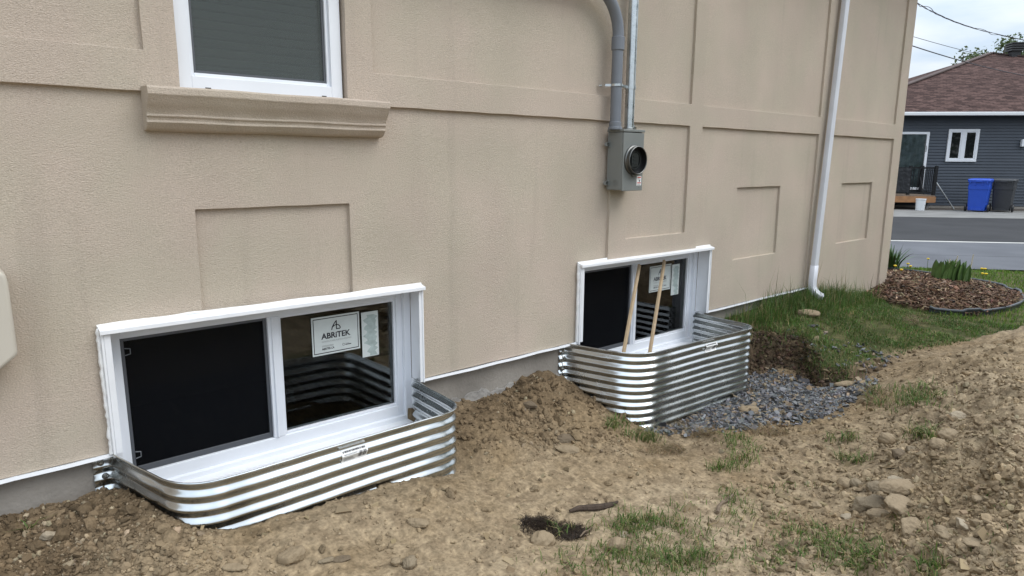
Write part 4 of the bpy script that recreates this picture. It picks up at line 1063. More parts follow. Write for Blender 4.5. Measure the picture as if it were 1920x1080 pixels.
# crumbs and pebbles of the bare soil: dense near the wall fill and on the heap
P = np.concatenate([in_view_ground(22000, 0, 700, 1920, 1080), in_view_ground(16000, 1300, 640, 1920, 1080), in_view_ground(6000, 0, 920, 420, 1080), in_view_ground(5000, 840, 720, 1200, 860)])
P = soil_only(P); n = len(P)
dist = np.linalg.norm(P - CAM[None], axis=1)
heap = sstep(.12, .35, P[:, 2]) * sstep(2.0, 2.6, P[:, 0])
left = sstep(.9, .2, P[:, 0])
keep = RNG.uniform(size=n) < np.clip((.20 + .75 * heap + .45 * left + 1.2 * np.maximum(0, fbm(P[:, 0], P[:, 1], .4, 3, off=77))) * (1 - .62 * compact(P[:, 0], P[:, 1])), 0, 1)
P = P[keep]; dist = dist[keep]; n = len(P)
s = np.minimum(.0018 + RNG.exponential(.0024, n), .017) * (.75 + .14 * dist)
sizes = np.stack([s, s * RNG.uniform(.6, 1, n), s * RNG.uniform(.45, .9, n)], 1)
col = soil_color(P[:, 0], P[:, 1]) * RNG.uniform(.8, 1.25, (n, 1))
pale = RNG.uniform(size=n) < .13; col[pale] = vcol((.30, .24, .16), pale.sum(), .22, hue=.02)
crumbs = scatter('soil_crumbs', CLODS, ICO1F, P, sizes, np.clip(col, .01, .7), mat('crumb', (.2, .15, .1), .95, attr='Col', spec=.15), .8, sink=.30)
P = hits(RNG.uniform(1390, 1590, 2600), RNG.uniform(610, 735, 2600)); P = P[(np.abs(bank_sd(P[:, 0], P[:, 1]) + .02) < .09) & (P[:, 1] < .03)]; n = len(P); s = RNG.uniform(.006, .022, n)
bankc = scatter('bank_clods', CLODS, ICO1F, P, np.stack([s, s * .8, s * .7], 1), vcol((.085, .060, .040), n, .35), bpy.data.materials['crumb'], .8, sink=.35)
tag(bankc, 'dark clods and torn earth on the cut face of the pit', 'clods', kind='stuff')
tag(crumbs, 'loose crumbs of earth and pebbles strewn over the bare soil', 'pebbles', kind='stuff')
CL2 = [rock_shape(ICO2, 900 + i, 12, .12, .07) for i in range(12)]
P = soil_only(np.concatenate([in_view_ground(520, 1420, 650, 1920, 1080), in_view_ground(150, 0, 930, 330, 1080), in_view_ground(220, 850, 730, 1180, 830), in_view_ground(45, 400, 900, 1400, 1080)])); n = len(P)
s = np.minimum(.010 + RNG.exponential(.007, n), .034); sizes = np.stack([s, s * RNG.uniform(.65, 1, n), s * RNG.uniform(.45, .8, n)], 1)
clods = scatter('earth_clods', CL2, ICO2F, P, sizes, np.clip(soil_color(P[:, 0], P[:, 1]) * RNG.uniform(.75, 1.15, (n, 1)), .01, .6), soil, .8, sink=.42)
tag(clods, 'broken clods of earth on the heap and the fill against the house', 'clods', kind='stuff')
P = soil_only(np.concatenate([in_view_ground(1300, 1450, 680, 1920, 1080), in_view_ground(110, 300, 880, 1450, 1080)])); n = len(P); s = .0035 + RNG.gamma(2.0, .0024, n)
shards = scatter('stone_shards', FLAKES, CUBEF, P, np.stack([s * 1.3, s * RNG.uniform(.5, .9, n), s * RNG.uniform(.15, .35, n)], 1), vcol((.255, .195, .120), n, .2, hue=.02), bpy.data.materials['crumb'], .5, sink=.2)
tag(shards, 'flat tan shards of stone scattered over the spoil heap', 'stone shards', kind='stuff')
# slate gravel in the pit round the tall well
def gravel_pts(n, polys, w):
    out = []
    for k, poly in enumerate(polys):
        px = np.array(poly, float); m = int(n * w[k]); q = np.stack([RNG.uniform(px[:, 0].min(), px[:, 0].max(), m * 3), RNG.uniform(px[:, 1].min(), px[:, 1].max(), m * 3)], 1)
        q = q[inside(poly, q[:, 0], q[:, 1])][:m]; q = q + RNG.normal(0, 1, q.shape) * np.array([13, 5]) * (RNG.uniform(size=(len(q), 1)) < .4); out.append(hits(q[:, 0], q[:, 1]))
    return np.concatenate(out)
G1 = [(1215, 812), (1260, 790), (1395, 735), (1392, 704), (1440, 704), (1530, 730), (1560, 737), (1632, 712), (1610, 742), (1550, 778), (1480, 792), (1380, 803), (1280, 812)]
G2 = [(1480, 660), (1560, 640), (1640, 650), (1690, 665), (1640, 700), (1590, 690), (1570, 670), (1500, 680)]
G3 = [(1480, 615), (1545, 610), (1560, 640), (1480, 640)]
P = gravel_pts(14000, [G1, G2, G3], (1.0, .022, .008)); P = P[(P[:, 1] < .03) & ~inside(WELL2, P[:, 0], P[:, 1])]
gap = fbm(P[:, 0], P[:, 1], .3, 3, off=66); P = P[(gap < .16 - .10 * sstep(4.3, 5.2, P[:, 0])) | (RNG.uniform(size=len(P)) < .22)]
P = P[(P[:, 2] < .12) | (RNG.uniform(size=len(P)) < .5)]
n = len(P); s = np.minimum(.0045 + RNG.gamma(2.0, .0024, n), .022)
sizes = np.stack([s * RNG.uniform(.9, 1.5, n), s * RNG.uniform(.5, .9, n), s * RNG.uniform(.16, .4, n)], 1)
col = vcol((.122, .124, .130), n, .40, hue=.03); wm = RNG.uniform(size=n) < .20; col[wm] = vcol((.22, .165, .105), wm.sum(), .25, hue=.03)
P[:, 2] += RNG.uniform(0, .014, n)
gravel = scatter('slate_gravel', FLAKES, CUBEF, P, sizes, col, mat('slate', (.1, .1, .1), .6, attr='Col', bump=.3, bscale=120), .45, sink=.1)
tag(gravel, 'blue-grey slate gravel filling the pit around the tall window well', 'gravel', kind='stuff')
# gravel floor inside both wells
q = np.stack([RNG.uniform(.4, 4.35, 2600), RNG.uniform(-.48, .05, 2600)], 1); q = q[inside(WELL1, q[:, 0], q[:, 1]) | inside(WELL2, q[:, 0], q[:, 1])]
P = np.concatenate([q, height(q[:, 0], q[:, 1])[:, None]], 1); n = len(P); s = RNG.uniform(.01, .022, n)
o = scatter('well_gravel', FLAKES, CUBEF, P, np.stack([s * 1.3, s * .8, s * .4], 1), vcol((.15, .155, .17), n, .3), bpy.data.materials['slate'], .4, sink=.1)
tag(o, 'slate gravel on the floor inside the window wells', 'gravel', kind='stuff')

# root, twigs
def stick(name, pts, rad, m, label, cat='twig', n=8):
    base = np.array(pts[0]); mb = MB(); mb.tube([np.array(p) - base for p in pts], rad, n)
    return tag(mb.build(name, m, loc=tuple(base), smooth=True), label, cat)
def ground_path(px_list, lift):
    o = []
    for (px, py) in px_list:
        p, _ = hit(px, py); p[2] += lift; o.append(p)
    return o
M['bark'] = mat('dark_root', (.055, .038, .027), .95, var=.4, vscale=30, bump=1, bscale=80)
M['twig'] = mat('twig_bark', (.17, .125, .085), .85, var=.3, vscale=30, bump=.6, bscale=90)
stick('root', ground_path([(1068, 962), (1085, 958), (1110, 957), (1130, 955), (1146, 951), (1158, 946)], .012), [.006, .013, .016, .015, .012, .005], M['bark'], 'dark fibrous root lying on bare dirt', 'root')
stick('twig', ground_path([(1345, 967), (1347, 957), (1353, 948), (1364, 941), (1374, 932)], .012), [.008, .008, .007, .008, .005], M['twig'], 'short bent brown twig on dirt in the right foreground')
stick('twig', ground_path([(1088, 1012), (1096, 1003), (1104, 1001), (1110, 994)], .01), [.003, .004, .003, .002], M['twig'], 'thin pale twig right of the smooth rounded stone')
# torn mat of dead roots in the hollow
def fibres(name, blobs, per, ln, cols, label, cat, lift=.006, wid=.0012, flatness=.35):
    Ps = []
    for (px, py, rx, ry) in blobs:
        a = RNG.uniform(0, 2 * math.pi, per); r = np.sqrt(RNG.uniform(0, 1, per)); Ps.append(hits(px + np.cos(a) * r * rx, py + np.sin(a) * r * ry))
    P = np.concatenate(Ps); return blades(name, P, RNG.uniform(ln * .5, ln * 1.3, len(P)), np.full(len(P), wid), cols, label, cat, lean=1.3, rise=flatness)
def blades(name, P, ln, wid, cols, label, cat, lean=.45, rise=1.0, mats=None):
    n = len(P); a = RNG.uniform(0, 2 * math.pi, n); le = np.abs(RNG.normal(lean, .45, n)); w = wid
    d = np.stack([np.cos(a), np.sin(a), np.zeros(n)], 1); sv = np.stack([-np.sin(a), np.cos(a), np.zeros(n)], 1)
    tw = RNG.uniform(-.9, .9, n); sv = sv * np.cos(tw)[:, None] + d * np.sin(tw)[:, None]
    up = np.array([0, 0, 1.0])[None] * rise
    k1 = P + (up * .5 + d * (le * .18)[:, None]) * ln[:, None]
    k2_ = P + (up * (.9 - .22 * np.minimum(le, 1.5))[:, None] + d * (le * .62)[:, None]) * ln[:, None]
    base = P - np.array([0, 0, .006])[None]
    V = np.stack([base - sv * w[:, None], base + sv * w[:, None], k1 - sv * (w * .85)[:, None], k1 + sv * (w * .85)[:, None], k2_], 1).reshape(-1, 3)
    o5 = np.arange(n)[:, None] * 5
    F = np.concatenate([o5 + np.array([[0, 1, 3]]), o5 + np.array([[0, 3, 2]]), o5 + np.array([[2, 3, 4]])], 0)
    ob = np_mesh(name, V, F, 3, mats or M['blade'], np.repeat(cols(n), 5, axis=0), True)
    return tag(ob, label, cat, kind='stuff')
M['blade'] = leaf_mat('grass_blade')
def green(n, dry=.15, base=(.100, .165, .040)):
    c = vcol(base, n, .25, hue=.08); k = RNG.uniform(size=n) < dry; c[k] = vcol((.30, .25, .12), k.sum(), .2); return c
fibres('dead_roots', [(1035, 995, 60, 14), (1070, 1000, 30, 14), (1005, 980, 30, 9)], 700, .05, lambda n: vcol((.05, .036, .026), n, .3), 'torn mat of dark dead roots in a shallow hollow', 'dead roots', wid=.0014, flatness=.28)
fibres('dead_grass', [(1440, 810, 40, 9), (1320, 812, 35, 8), (1280, 800, 20, 7), (1240, 845, 45, 8), (1640, 745, 22, 16), (1430, 632, 40, 8), (1690, 598, 32, 12), (1720, 600, 25, 10), (1490, 670, 35, 12)], 330, .09, lambda n: vcol((.24, .18, .10), n, .3), 'straw-coloured dead grass lying in clumps by the gravel and lawn', 'dead grass', wid=.0016, flatness=.35)
# green patches coming through the foreground soil
PATCH = [(1215, 985, 75, 22, 620), (1180, 1050, 110, 28, 820), (1280, 1050, 60, 22, 300), (1385, 935, 40, 20, 90), (1380, 962, 40, 14, 70), (1560, 1025, 60, 26, 420), (1620, 1050, 50, 20, 330), (1510, 1000, 50, 14, 80), (1440, 1055, 70, 20, 140),
         (1390, 858, 32, 16, 170), (1345, 880, 22, 10, 90), (1375, 830, 28, 10, 130), (1715, 752, 52, 15, 480), (1730, 818, 28, 14, 200), (1585, 830, 26, 7, 90), (1600, 866, 30, 8, 90), (1735, 1070, 30, 18, 180), (1205, 822, 32, 10, 300), (1160, 800, 25, 10, 150),
         (1640, 745, 24, 16, 110), (1500, 920, 60, 14, 30), (1330, 1000, 50, 30, 60), (1280, 945, 60, 12, 30), (1700, 980, 80, 40, 30), (1850, 980, 60, 50, 20), (1480, 1030, 90, 40, 60), (1090, 1000, 60, 20, 40), (40, 1000, 14, 6, 20), (4, 950, 10, 20, 50)]
Pa, La = [], []
for (px, py, rx, ry, m) in PATCH:
    a = RNG.uniform(0, 2 * math.pi, m); r = np.sqrt(RNG.uniform(0, 1, m)); r = r ** .9
    c = RNG.normal(0, .25, (max(3, m // 14), 2)); pick = RNG.integers(0, len(c), m)
    q = hits(px + (c[pick, 0] * 2.0 + RNG.normal(0, .30, m)) * rx, py + (c[pick, 1] * 2.0 + RNG.normal(0, .30, m)) * ry)
    Pa.append(q); La.append(np.full(len(q), .085 if py < 900 else .058))
P = np.concatenate(Pa); L_ = np.concatenate(La) * RNG.uniform(.3, 1.5, len(P))
ok = ~(inside(WELL1, P[:, 0], P[:, 1]) | inside(WELL2, P[:, 0], P[:, 1])) & (P[:, 1] < .03)
P, L_ = P[ok], L_[ok]
blades('sparse_grass', P, L_, np.full(len(P), .0019), lambda n: green(n, .24, (.095, .155, .035)), 'sparse green grass growing in patches through the foreground soil', 'grass', lean=1.0, rise=.7)
# lawn: short turf, longer towards the wall
def lawn_pts(n, x0, x1, y0, y1):
    q = np.stack([RNG.uniform(x0, x1, n), RNG.uniform(y0, y1, n)], 1); x, y = q[:, 0], q[:, 1]
    ok = (bank_sd(x, y) + .05 * fbm(x, y, .22, 3) > -.01) & ~inside(BED, x, y) & (nd(x, y) < 10.9) & ~((y > .02) & (x < 8.0))
    q = q[ok]; return np.concatenate([q, height(q[:, 0], q[:, 1])[:, None]], 1)
P = lawn_pts(52000, 4.55, 7.6, -1.7, .03)
dens = np.clip(.80 + 1.5 * fbm(P[:, 0], P[:, 1], .30, 4, .6, off=15) - .15 * sstep(-.25, -.5, P[:, 1]) - .8 * sstep(5.7, 4.8, P[:, 0]) * sstep(-.35, -.7, P[:, 1]), .05, 1)
P = P[RNG.uniform(size=len(P)) < dens]
yw = -P[:, 1]
ln = (.034 + .12 * np.exp(-(yw / .20) ** 2) * sstep(4.6, 5.2, P[:, 0]) * sstep(7.9, 6.6, P[:, 0]) + .022 * np.exp(-(yw / .6) ** 2)) * RNG.uniform(.35, 1.5, len(P)) * (1 + .6 * fbm(P[:, 0], P[:, 1], .25, 2, off=33))
blades('lawn_grass', P, ln, .0016 + .0006 * RNG.uniform(size=len(P)), lambda n: green(n, .14, (.090, .160, .034)) * np.clip(1 + .5 * fbm(P[:, 0], P[:, 1], .5, 3, off=25), .6, 1.5)[:, None] if n == len(P) else green(n, .2), 'green lawn grass between the gravel pit and the mulch bed', 'grass', lean=.8, rise=.85)
q = P[RNG.uniform(size=len(P)) < .10]
blades('clover_weeds', q, RNG.uniform(.02, .045, len(q)), RNG.uniform(.004, .008, len(q)), lambda n: green(n, .05, (.12, .17, .055)), 'low broad-leaved weeds mixed through the lawn', 'weeds', lean=1.2, rise=.7)
P = np.concatenate([lawn_pts(30000, 7.4, 13.2, -3.4, 2.6)])
blades('verge_grass', P, RNG.uniform(.03, .075, len(P)), np.full(len(P), .0035), lambda n: green(n, .03, (.125, .21, .035)), 'bright green grass verge between the mulch bed and the street', 'grass', lean=.5)
# tall seeding stems against the wall
P = []
for _ in range(1150):
    x = RNG.normal(6.25, .55) if RNG.uniform() < .7 else RNG.uniform(4.7, 7.3); P.append((x, -abs(RNG.normal(0, .11)) - .01))
q = np.array(P); q = q[(q[:, 0] > 4.66) & (q[:, 0] < 7.5)]; P = np.concatenate([q, height(q[:, 0], q[:, 1])[:, None]], 1)
ln = RNG.uniform(.08, .28, len(P)); tall = RNG.uniform(size=len(P)) < .05; ln[tall] *= 1.8
blades('tall_grass', P, ln, np.full(len(P), .0021), lambda n: green(n, .16, (.085, .145, .038)), 'tall uncut grass leaning against the foot of the stucco wall', 'grass', lean=.42, rise=.95)
# turf overhanging the bank
P = gravel_pts(1100, [[(1500, 690), (1540, 655), (1600, 690), (1585, 730), (1540, 715)], [(1440, 640), (1500, 615), (1560, 640), (1520, 660)]], (.7, .3))
blades('overhanging_turf', P, RNG.uniform(.05, .13, len(P)), np.full(len(P), .0018), lambda n: green(n, .2, (.095, .155, .04)), 'tufted turf hanging over the edge of the gravel pit', 'grass', lean=.85, rise=.8)

# mulch chips
q = np.stack([RNG.uniform(7.2, 10.1, 16000), RNG.uniform(-1.1, 1.2, 16000)], 1)
q = q[inside(BED, q[:, 0], q[:, 1]) & ~((q[:, 1] > -.01) & (q[:, 0] < 7.99))]
P = np.concatenate([q, height(q[:, 0], q[:, 1])[:, None]], 1); n = len(P); P[:, 2] += RNG.uniform(0, .02, n)
s = RNG.uniform(.010, .034, n); sizes = np.stack([s, s * RNG.uniform(.14, .4, n), s * RNG.uniform(.08, .2, n)], 1)
col = vcol((.118, .068, .040), n, .38); k = RNG.uniform(size=n) < .10; col[k] = vcol((.30, .22, .14), k.sum(), .25)
o = scatter('mulch', FLAKES, CUBEF, P, sizes, col, mat('bark_mulch', (.1, .06, .04), .9, attr='Col'), .4, sink=.1)
tag(o, 'reddish brown shredded bark mulch heaped in the corner bed', 'mulch', kind='stuff')
# plastic edging round the bed
edge = [(7.46, -.62), (7.60, -.83), (7.80, -.97), (8.26, -1.085), (8.70, -1.10), (9.05, -1.05), (9.42, -.93), (9.70, -.70), (9.90, -.42), (9.99, -.10), (10.06, .3), (10.0, .9), (9.5, 1.5)]
ep = np.array(edge); tt = np.linspace(0, len(ep) - 1, 70); ex = np.interp(tt, np.arange(len(ep)), ep[:, 0]); ey = np.interp(tt, np.arange(len(ep)), ep[:, 1])
kx = np.ones(5) / 5; exs, eys = ex.copy(), ey.copy(); exs[2:-2] = np.convolve(ex, kx, 'valid'); eys[2:-2] = np.convolve(ey, kx, 'valid')
ez = height(exs, eys, False)
edging = tag(empty('bed_edging', (exs[0], eys[0], ez[0])), 'black plastic edging with a rounded top around the mulch bed', 'edging'); eb = np.array(edging.location)
M['edging'] = mat('grey_black_plastic', (.045, .05, .055), .35)
mb = MB(); mb.tube([np.array((x, y, z + .045)) - eb for x, y, z in zip(exs, eys, ez)], .015, 8); mb.build('rounded_top', M['edging'], edging, smooth=True)
mb = MB(); vs = []
for x, y, z in zip(exs, eys, ez): vs += [np.array((x, y, z + .040)) - eb, np.array((x, y, z - .06)) - eb]
mb.add(vs, [(2 * i, 2 * i + 2, 2 * i + 3, 2 * i + 1) for i in range(len(exs) - 1)]); mb.build('skirt', M['edging'], edging, solid=.004)

# ---- plants in the bed
def leaf_strip(mb, base, ang, L, w, lean, curve=1.0, mi=0, segs=6, fold=.25):
    d = Vector((math.cos(ang), math.sin(ang), 0)); s_ = Vector((-math.sin(ang), math.cos(ang), 0)); vs = []
    for i in range(segs + 1):
        t = i / segs; wd = w * (math.sin(math.pi * min(1, .12 + .88 * t)) ** .7) if i < segs else 0.001
        c = Vector(base) + Vector((0, 0, 1)) * L * t * (1 - .35 * lean * t * curve) + d * L * lean * t * t
        vs += [c - s_ * wd + d * (-fold * wd), c, c + s_ * wd + d * (-fold * wd)]
    fs = []
    for i in range(segs):
        a = i * 3; fs += [(a, a + 1, a + 4, a + 3), (a + 1, a + 2, a + 5, a + 4)]
    mb.add(vs, fs, mi)
M['leaf_hosta'] = mat('broad_leaf', (.10, .175, .05), .45, var=.25, vscale=10)
M['leaf_iris'] = mat('sword_leaf', (.055, .115, .030), .45, var=.3, vscale=6)
M['straw'] = mat('dry_stalk', (.55, .50, .38), .8)
p, _ = hit(1781, 527); hosta = tag(empty('leafy_plant', tuple(p)), 'clump of broad upright green leaves in the mulch bed', 'plant')
for i in range(44):
    a = random.uniform(0, 6.28); r = random.uniform(0, .19); mb = MB()
    e_ = E_ * r * math.cos(a) * .95; m_ = N_ * r * math.sin(a) * .8
    leaf_strip(mb, (e_[0] + m_[0], e_[1] + m_[1], -.02), a + random.uniform(-.4, .4), random.uniform(.20, .29), random.uniform(.030, .048), random.uniform(.0, .25), fold=.6)
    mb.build('leaf', M['leaf_hosta'], hosta, smooth=True, fixn=False)
for dx, h_ in ((.03, .30), (.20, .32), (-.05, .26)):
    mb = MB(); mb.tube([(E_[0] * dx, E_[1] * dx, 0), (E_[0] * (dx + .02), E_[1] * (dx + .02), h_)], .006, 6); mb.build('dry_stalk', M['straw'], hosta)
p, _ = hit(1671, 508); iris = tag(empty('sword_leaf_plant', tuple(p)), 'dark green sword-leaved clump behind the house corner', 'plant')
for i in range(46):
    a = random.uniform(0, 6.28); r = random.uniform(0, .10); mb = MB()
    leaf_strip(mb, (r * math.cos(a), r * math.sin(a), -.02), a + random.uniform(-.5, .5), random.uniform(.26, .46), random.uniform(.010, .016), random.uniform(.1, .95), fold=.3)
    mb.build('leaf', M['leaf_iris'], iris, smooth=True, fixn=False)
M['dandelion'] = mat('dandelion_yellow', (.80, .55, .02), .7)
M['stem'] = mat('flower_stem', (.10, .16, .05), .6)
def dandelion(px, py, h_, label, grp):
    p, _ = hit(px, py); root = tag(empty('dandelion', tuple(p)), label, 'flower', grp)
    mb = MB(); mb.tube([(0, 0, -.01), (.004, .003, h_)], .0035, 5); mb.build('stem', M['stem'], root)
    mb = MB(); mb.lathe([(.001, -.012), (.012, -.006), (.020, .004), (.018, .011), (.008, .014), (.001, .013)], (.004, .003, h_), 'z', 12); mb.build('flower_head', M['dandelion'], root, smooth=True)
for px, py, h_, w_ in ((1677, 514, .10, 'leftmost of the four yellow dandelions by the house corner'), (1689, 516, .07, 'lowest of the four yellow dandelions by the house corner'), (1701, 509, .10, 'highest of the four yellow dandelions by the house corner'), (1706, 513, .10, 'rightmost of the four yellow dandelions by the house corner')):
    dandelion(px, py, h_, w_, 'dandelions near the house corner')
for px, py, h_, w_ in ((1839, 520, .12, 'upper left yellow dandelion of the cluster in the verge'), (1845, 521, .12, 'upper right yellow dandelion of the cluster in the verge'), (1841, 525, .08, 'lower left yellow dandelion of the cluster in the verge'), (1848, 524, .07, 'lower right yellow dandelion of the cluster in the verge')):
    dandelion(px, py, h_, w_, 'dandelions in the verge')
dandelion(1738, 506, .17, 'single yellow dandelion standing out against the street', 'dandelion against the street')

# ------------------------------------------------------------------ the neighbouring house
HD = 26.0
nb = tag(empty('neighbour_house', street(0, HD, 0), ROT), 'dark blue-grey sided bungalow with a brown hipped roof across the street', 'house')
M['siding'] = mat('dark_siding', (.050, .060, .076), .5, var=.10, vscale=2)
M['nwhite'] = mat('window_white', (.80, .81, .83), .35)
M['gutter'] = mat('gutter_white', (.74, .75, .76), .35)
M['nsoffit'] = mat('soffit_grey', (.35, .36, .37), .6)
XL, XR, EZ = 8.8, 29.0, 3.27
mb = MB(); n_c = 31; cp = .105; vs = []; k = 0
profl = []
for i in range(n_c):
    z = .10 + i * cp; profl += [(-.018, z), (-.020, z + .012), (-.002, z + cp - .004)]
loops = [[(x, y, z) for (y, z) in profl] for x in np.linspace(XL, XR, 3)]
nn_ = len(profl)
mb.add([p for l in loops for p in l], [(i * nn_ + j, (i + 1) * nn_ + j, (i + 1) * nn_ + j + 1, i * nn_ + j + 1) for i in range(2) for j in range(nn_ - 1)])
mb.build('siding', M['siding'], nb)
mb = MB(); mb.box(XL + .01, XR - .01, .004, 19, .0, EZ); mb.build('wall', M['siding'], nb)
mb = MB(); mb.box(XL + .005, XR - .005, -.012, .0035, -.02, .095); mb.build('foundation_strip', M['concrete'], nb)
# roof: hipped, courses mapped in the slope
def roof_mat():
    m = mat('brown_shingles', (.12, .08, .07), .95, spec=.05)
    n, l = m.node_tree.nodes, m.node_tree.links; b = n['Principled BSDF']
    uv = n.new('ShaderNodeUVMap'); br = n.new('ShaderNodeTexBrick'); br.offset = .37; br.inputs['Scale'].default_value = 1.0
    br.inputs['Brick Width'].default_value = .24; br.inputs['Row Height'].default_value = .145; br.inputs['Mortar Size'].default_value = .010; br.inputs['Mortar Smooth'].default_value = .4; br.inputs['Bias'].default_value = .1
    br.inputs['Color1'].default_value = (.125, .078, .068, 1); br.inputs['Color2'].default_value = (.046, .029, .026, 1); br.inputs['Mortar'].default_value = (.028, .018, .017, 1)
    l.new(uv.outputs[0], br.inputs['Vector']); l.new(br.outputs['Color'], b.inputs['Base Color'])
    nz = n.new('ShaderNodeTexNoise'); nz.inputs['Scale'].default_value = 1.4; nz.inputs['Detail'].default_value = 6; l.new(uv.outputs[0], nz.inputs['Vector'])
    mr = n.new('ShaderNodeMapRange'); mr.inputs[3].default_value = .8; mr.inputs[4].default_value = 1.2; l.new(nz.outputs['Fac'], mr.inputs[0])
    vm = n.new('ShaderNodeVectorMath'); vm.operation = 'SCALE'; l.new(br.outputs['Color'], vm.inputs[0]); l.new(mr.outputs[0], vm.inputs['Scale']); l.new(vm.outputs[0], b.inputs['Base Color'])
    bp = n.new('ShaderNodeBump'); bp.inputs['Strength'].default_value = .5; bp.inputs['Distance'].default_value = .02; l.new(br.outputs['Fac'], bp.inputs['Height']); bp.invert = True; l.new(bp.outputs[0], b.inputs['Normal'])
    return m
M['shingle'] = roof_mat()
AX, AY, AZ = 18.9, 10.1, 6.82
RX0, RX1, RY0, RY1 = 8.4, 29.4, -.42, 19.5
rz = EZ + .06
me = bpy.data.meshes.new('roof')
rv = [(RX0, RY0, rz), (RX1, RY0, rz), (RX1, RY1, rz), (RX0, RY1, rz), (AX, AY, AZ)]
rf = [(0, 1, 4), (1, 2, 4), (2, 3, 4), (3, 0, 4)]
me.from_pydata(rv, [], rf); me.materials.append(M['shingle']); uvl = me.uv_layers.new(name='UVMap')
for p_ in me.polygons:
    a, b, c = [Vector(rv[i]) for i in p_.vertices]; u_ = (b - a).normalized(); foot = a + u_ * (c - a).dot(u_); v_ = (c - foot).normalized()
    for li in p_.loop_indices:
        q = Vector(rv[me.loops[li].vertex_index]) - a; uvl.data[li].uv = (q.dot(u_), q.dot(v_))
ro = bpy.data.objects.new('roof', me); COL.objects.link(ro); ro.parent = nb
mb = MB()
for cidx in ((0), (1)):
    a, b = Vector(rv[cidx]), Vector(rv[4]); mb.bar(a + Vector((0, 0, .03)), b + Vector((0, 0, .03)), .26, .05)
mb.build('hip_cap', mat('hip_shingle', (.075, .05, .044), .9, var=.25, vscale=3), ro)
mb = MB(); mb.box(RX0, RX1, RY0, .0, EZ - .01, EZ + .004); mb.build('soffit', M['nsoffit'], nb)
mb = MB(); mb.box(RX0, RX1, RY0 - .10, RY0 + .01, EZ - .03, EZ + .09); mb.build('gutter', M['gutter'], nb, bevel=.02)
# attic vent and its cap
_vd = HD + 9.4; _v = px_at(1899, 119, _vd); vx = float((_v[:2] - CAM[:2]) @ E_); vy = _vd - HD; vz = float(_v[2]) + .12
mb = MB(); mb.box(vx - .19, vx + .19, vy - .19, vy + .19, vz - 1.2, vz + .42); vent = mb.build('roof_vent', mat('vent_black', (.02, .02, .022), .5), ro)
for i in range(4):
    mb = MB(); mb.box(vx - .29, vx + .29, vy - .29, vy + .29, vz + .425 + i * .105, vz + .48 + i * .105); mb.build('louvre', mat('vent_louvre', (.035, .034, .036), .4), ro)
mb = MB(); mb.box(vx - .25, vx + .25, vy - .25, vy + .25, vz + .421, vz + .79); mb.build('vent_core', M['black_matte'], ro)
# house window
def nwin(x0, x1, z0, z1):
    mb = MB(); ring_box(mb, x0, x1, z0, z1, .07, -.06, .0, .08); mb.box((x0 + x1) / 2 - .055, (x0 + x1) / 2 + .055, -.055, .0, z0 + .08, z1 - .07)
    for a, b in ((x0 + .07, (x0 + x1) / 2 - .055), ((x0 + x1) / 2 + .055, x1 - .07)): ring_box(mb, a, b, z0 + .08, z1 - .07, .045, -.045, .0)
    w_ = mb.build('window', M['nwhite'], nb, bevel=.004)
    for a, b in ((x0 + .115, (x0 + x1) / 2 - .10), ((x0 + x1) / 2 + .10, x1 - .115)):
        mb = MB(); mb.box(a, b, -.030, -.022, z0 + .125, z1 - .115); mb.build('pane', glass_d, w_)
glass_d = mat('dark_glass', (.012, .013, .014), .04, spec=.8)
nwin(12.555, 13.575, 1.665, 2.80)
# patio door with a curtain
mb = MB(); ring_box(mb, 9.9, 11.90, .66, 2.70, .085, -.10, .0); mb.box(10.86, 10.94, -.09, .0, .75, 2.61); door = mb.build('patio_door', M['nwhite'], nb, bevel=.004)
mb = MB(); mb.box(9.985, 11.815, -.074, -.068, .745, 2.615); mb.build('pane', glass_mat('door_glass'), door)
mb = MB(); vs = []
for i in range(61):
    x = 10.0 + 1.8 * i / 60; vs += [(x, -.045 + .012 * math.sin(i * 1.3), .75), (x, -.045 + .012 * math.sin(i * 1.3 + .4), 2.61)]
mb.add(vs, [(2 * i, 2 * i + 2, 2 * i + 3, 2 * i + 1) for i in range(60)]); mb.build('curtain', mat('curtain', (.25, .29, .32), .8, var=.45, vscale=5), door, smooth=True)
mb = MB(); mb.box(11.825, 11.85, -.10, -.061, 2.0, 2.22); mb.build('door_handle', M['black'], door)
mb = MB(); mb.box(14.96, 15.12, -.14, -.02, 2.20, 2.45); mb.build('wall_lamp', M['nwhite'], nb, bevel=.01)

# ---- deck with railing
deck = tag(empty('small_deck', street(9.4, HD - 1.15, .0), ROT), 'small raised timber deck with black railing at the patio door', 'deck')
mb = MB(); mb.box(0, 2.42, .0, 1.10, .47, .515); mb.build('platform', mat('deck_boards', (.20, .15, .11), .8, var=.2, vscale=5), deck)
mb = MB(); mb.box(-.01, 2.43, -.03, -.001, .26, .47); mb.box(2.421, 2.45, -.03, 1.10, .26, .47); mb.build('rim_joist', mat('cedar_rim', (.34, .17, .075), .7, var=.2, vscale=5), deck)
for x in (.1, 2.1):
    mb = MB(); mb.box(x, x + .07, .06, .13, -.02, .469); mb.build('post', mat('steel_post', (.40, .40, .39), .5), deck)
for x in (0, 1.5, 2.34):
    mb = MB(); mb.box(x, x + .09, -.0, .09, .516, 1.52); mb.build('railing_post', M['black'], deck)
mb = MB(); mb.box(2.34, 2.43, 1.0, 1.09, .516, 1.52); mb.build('railing_post', M['black'], deck)
mb = MB(); mb.box(.0, 2.43, .02, .07, 1.42, 1.47); mb.box(.09, 2.34, .025, .065, .58, .62); mb.box(2.36, 2.41, .09, 1.0, 1.42, 1.47); mb.box(2.365, 2.405, .09, 1.0, .58, .62); mb.build('rail', M['black'], deck)
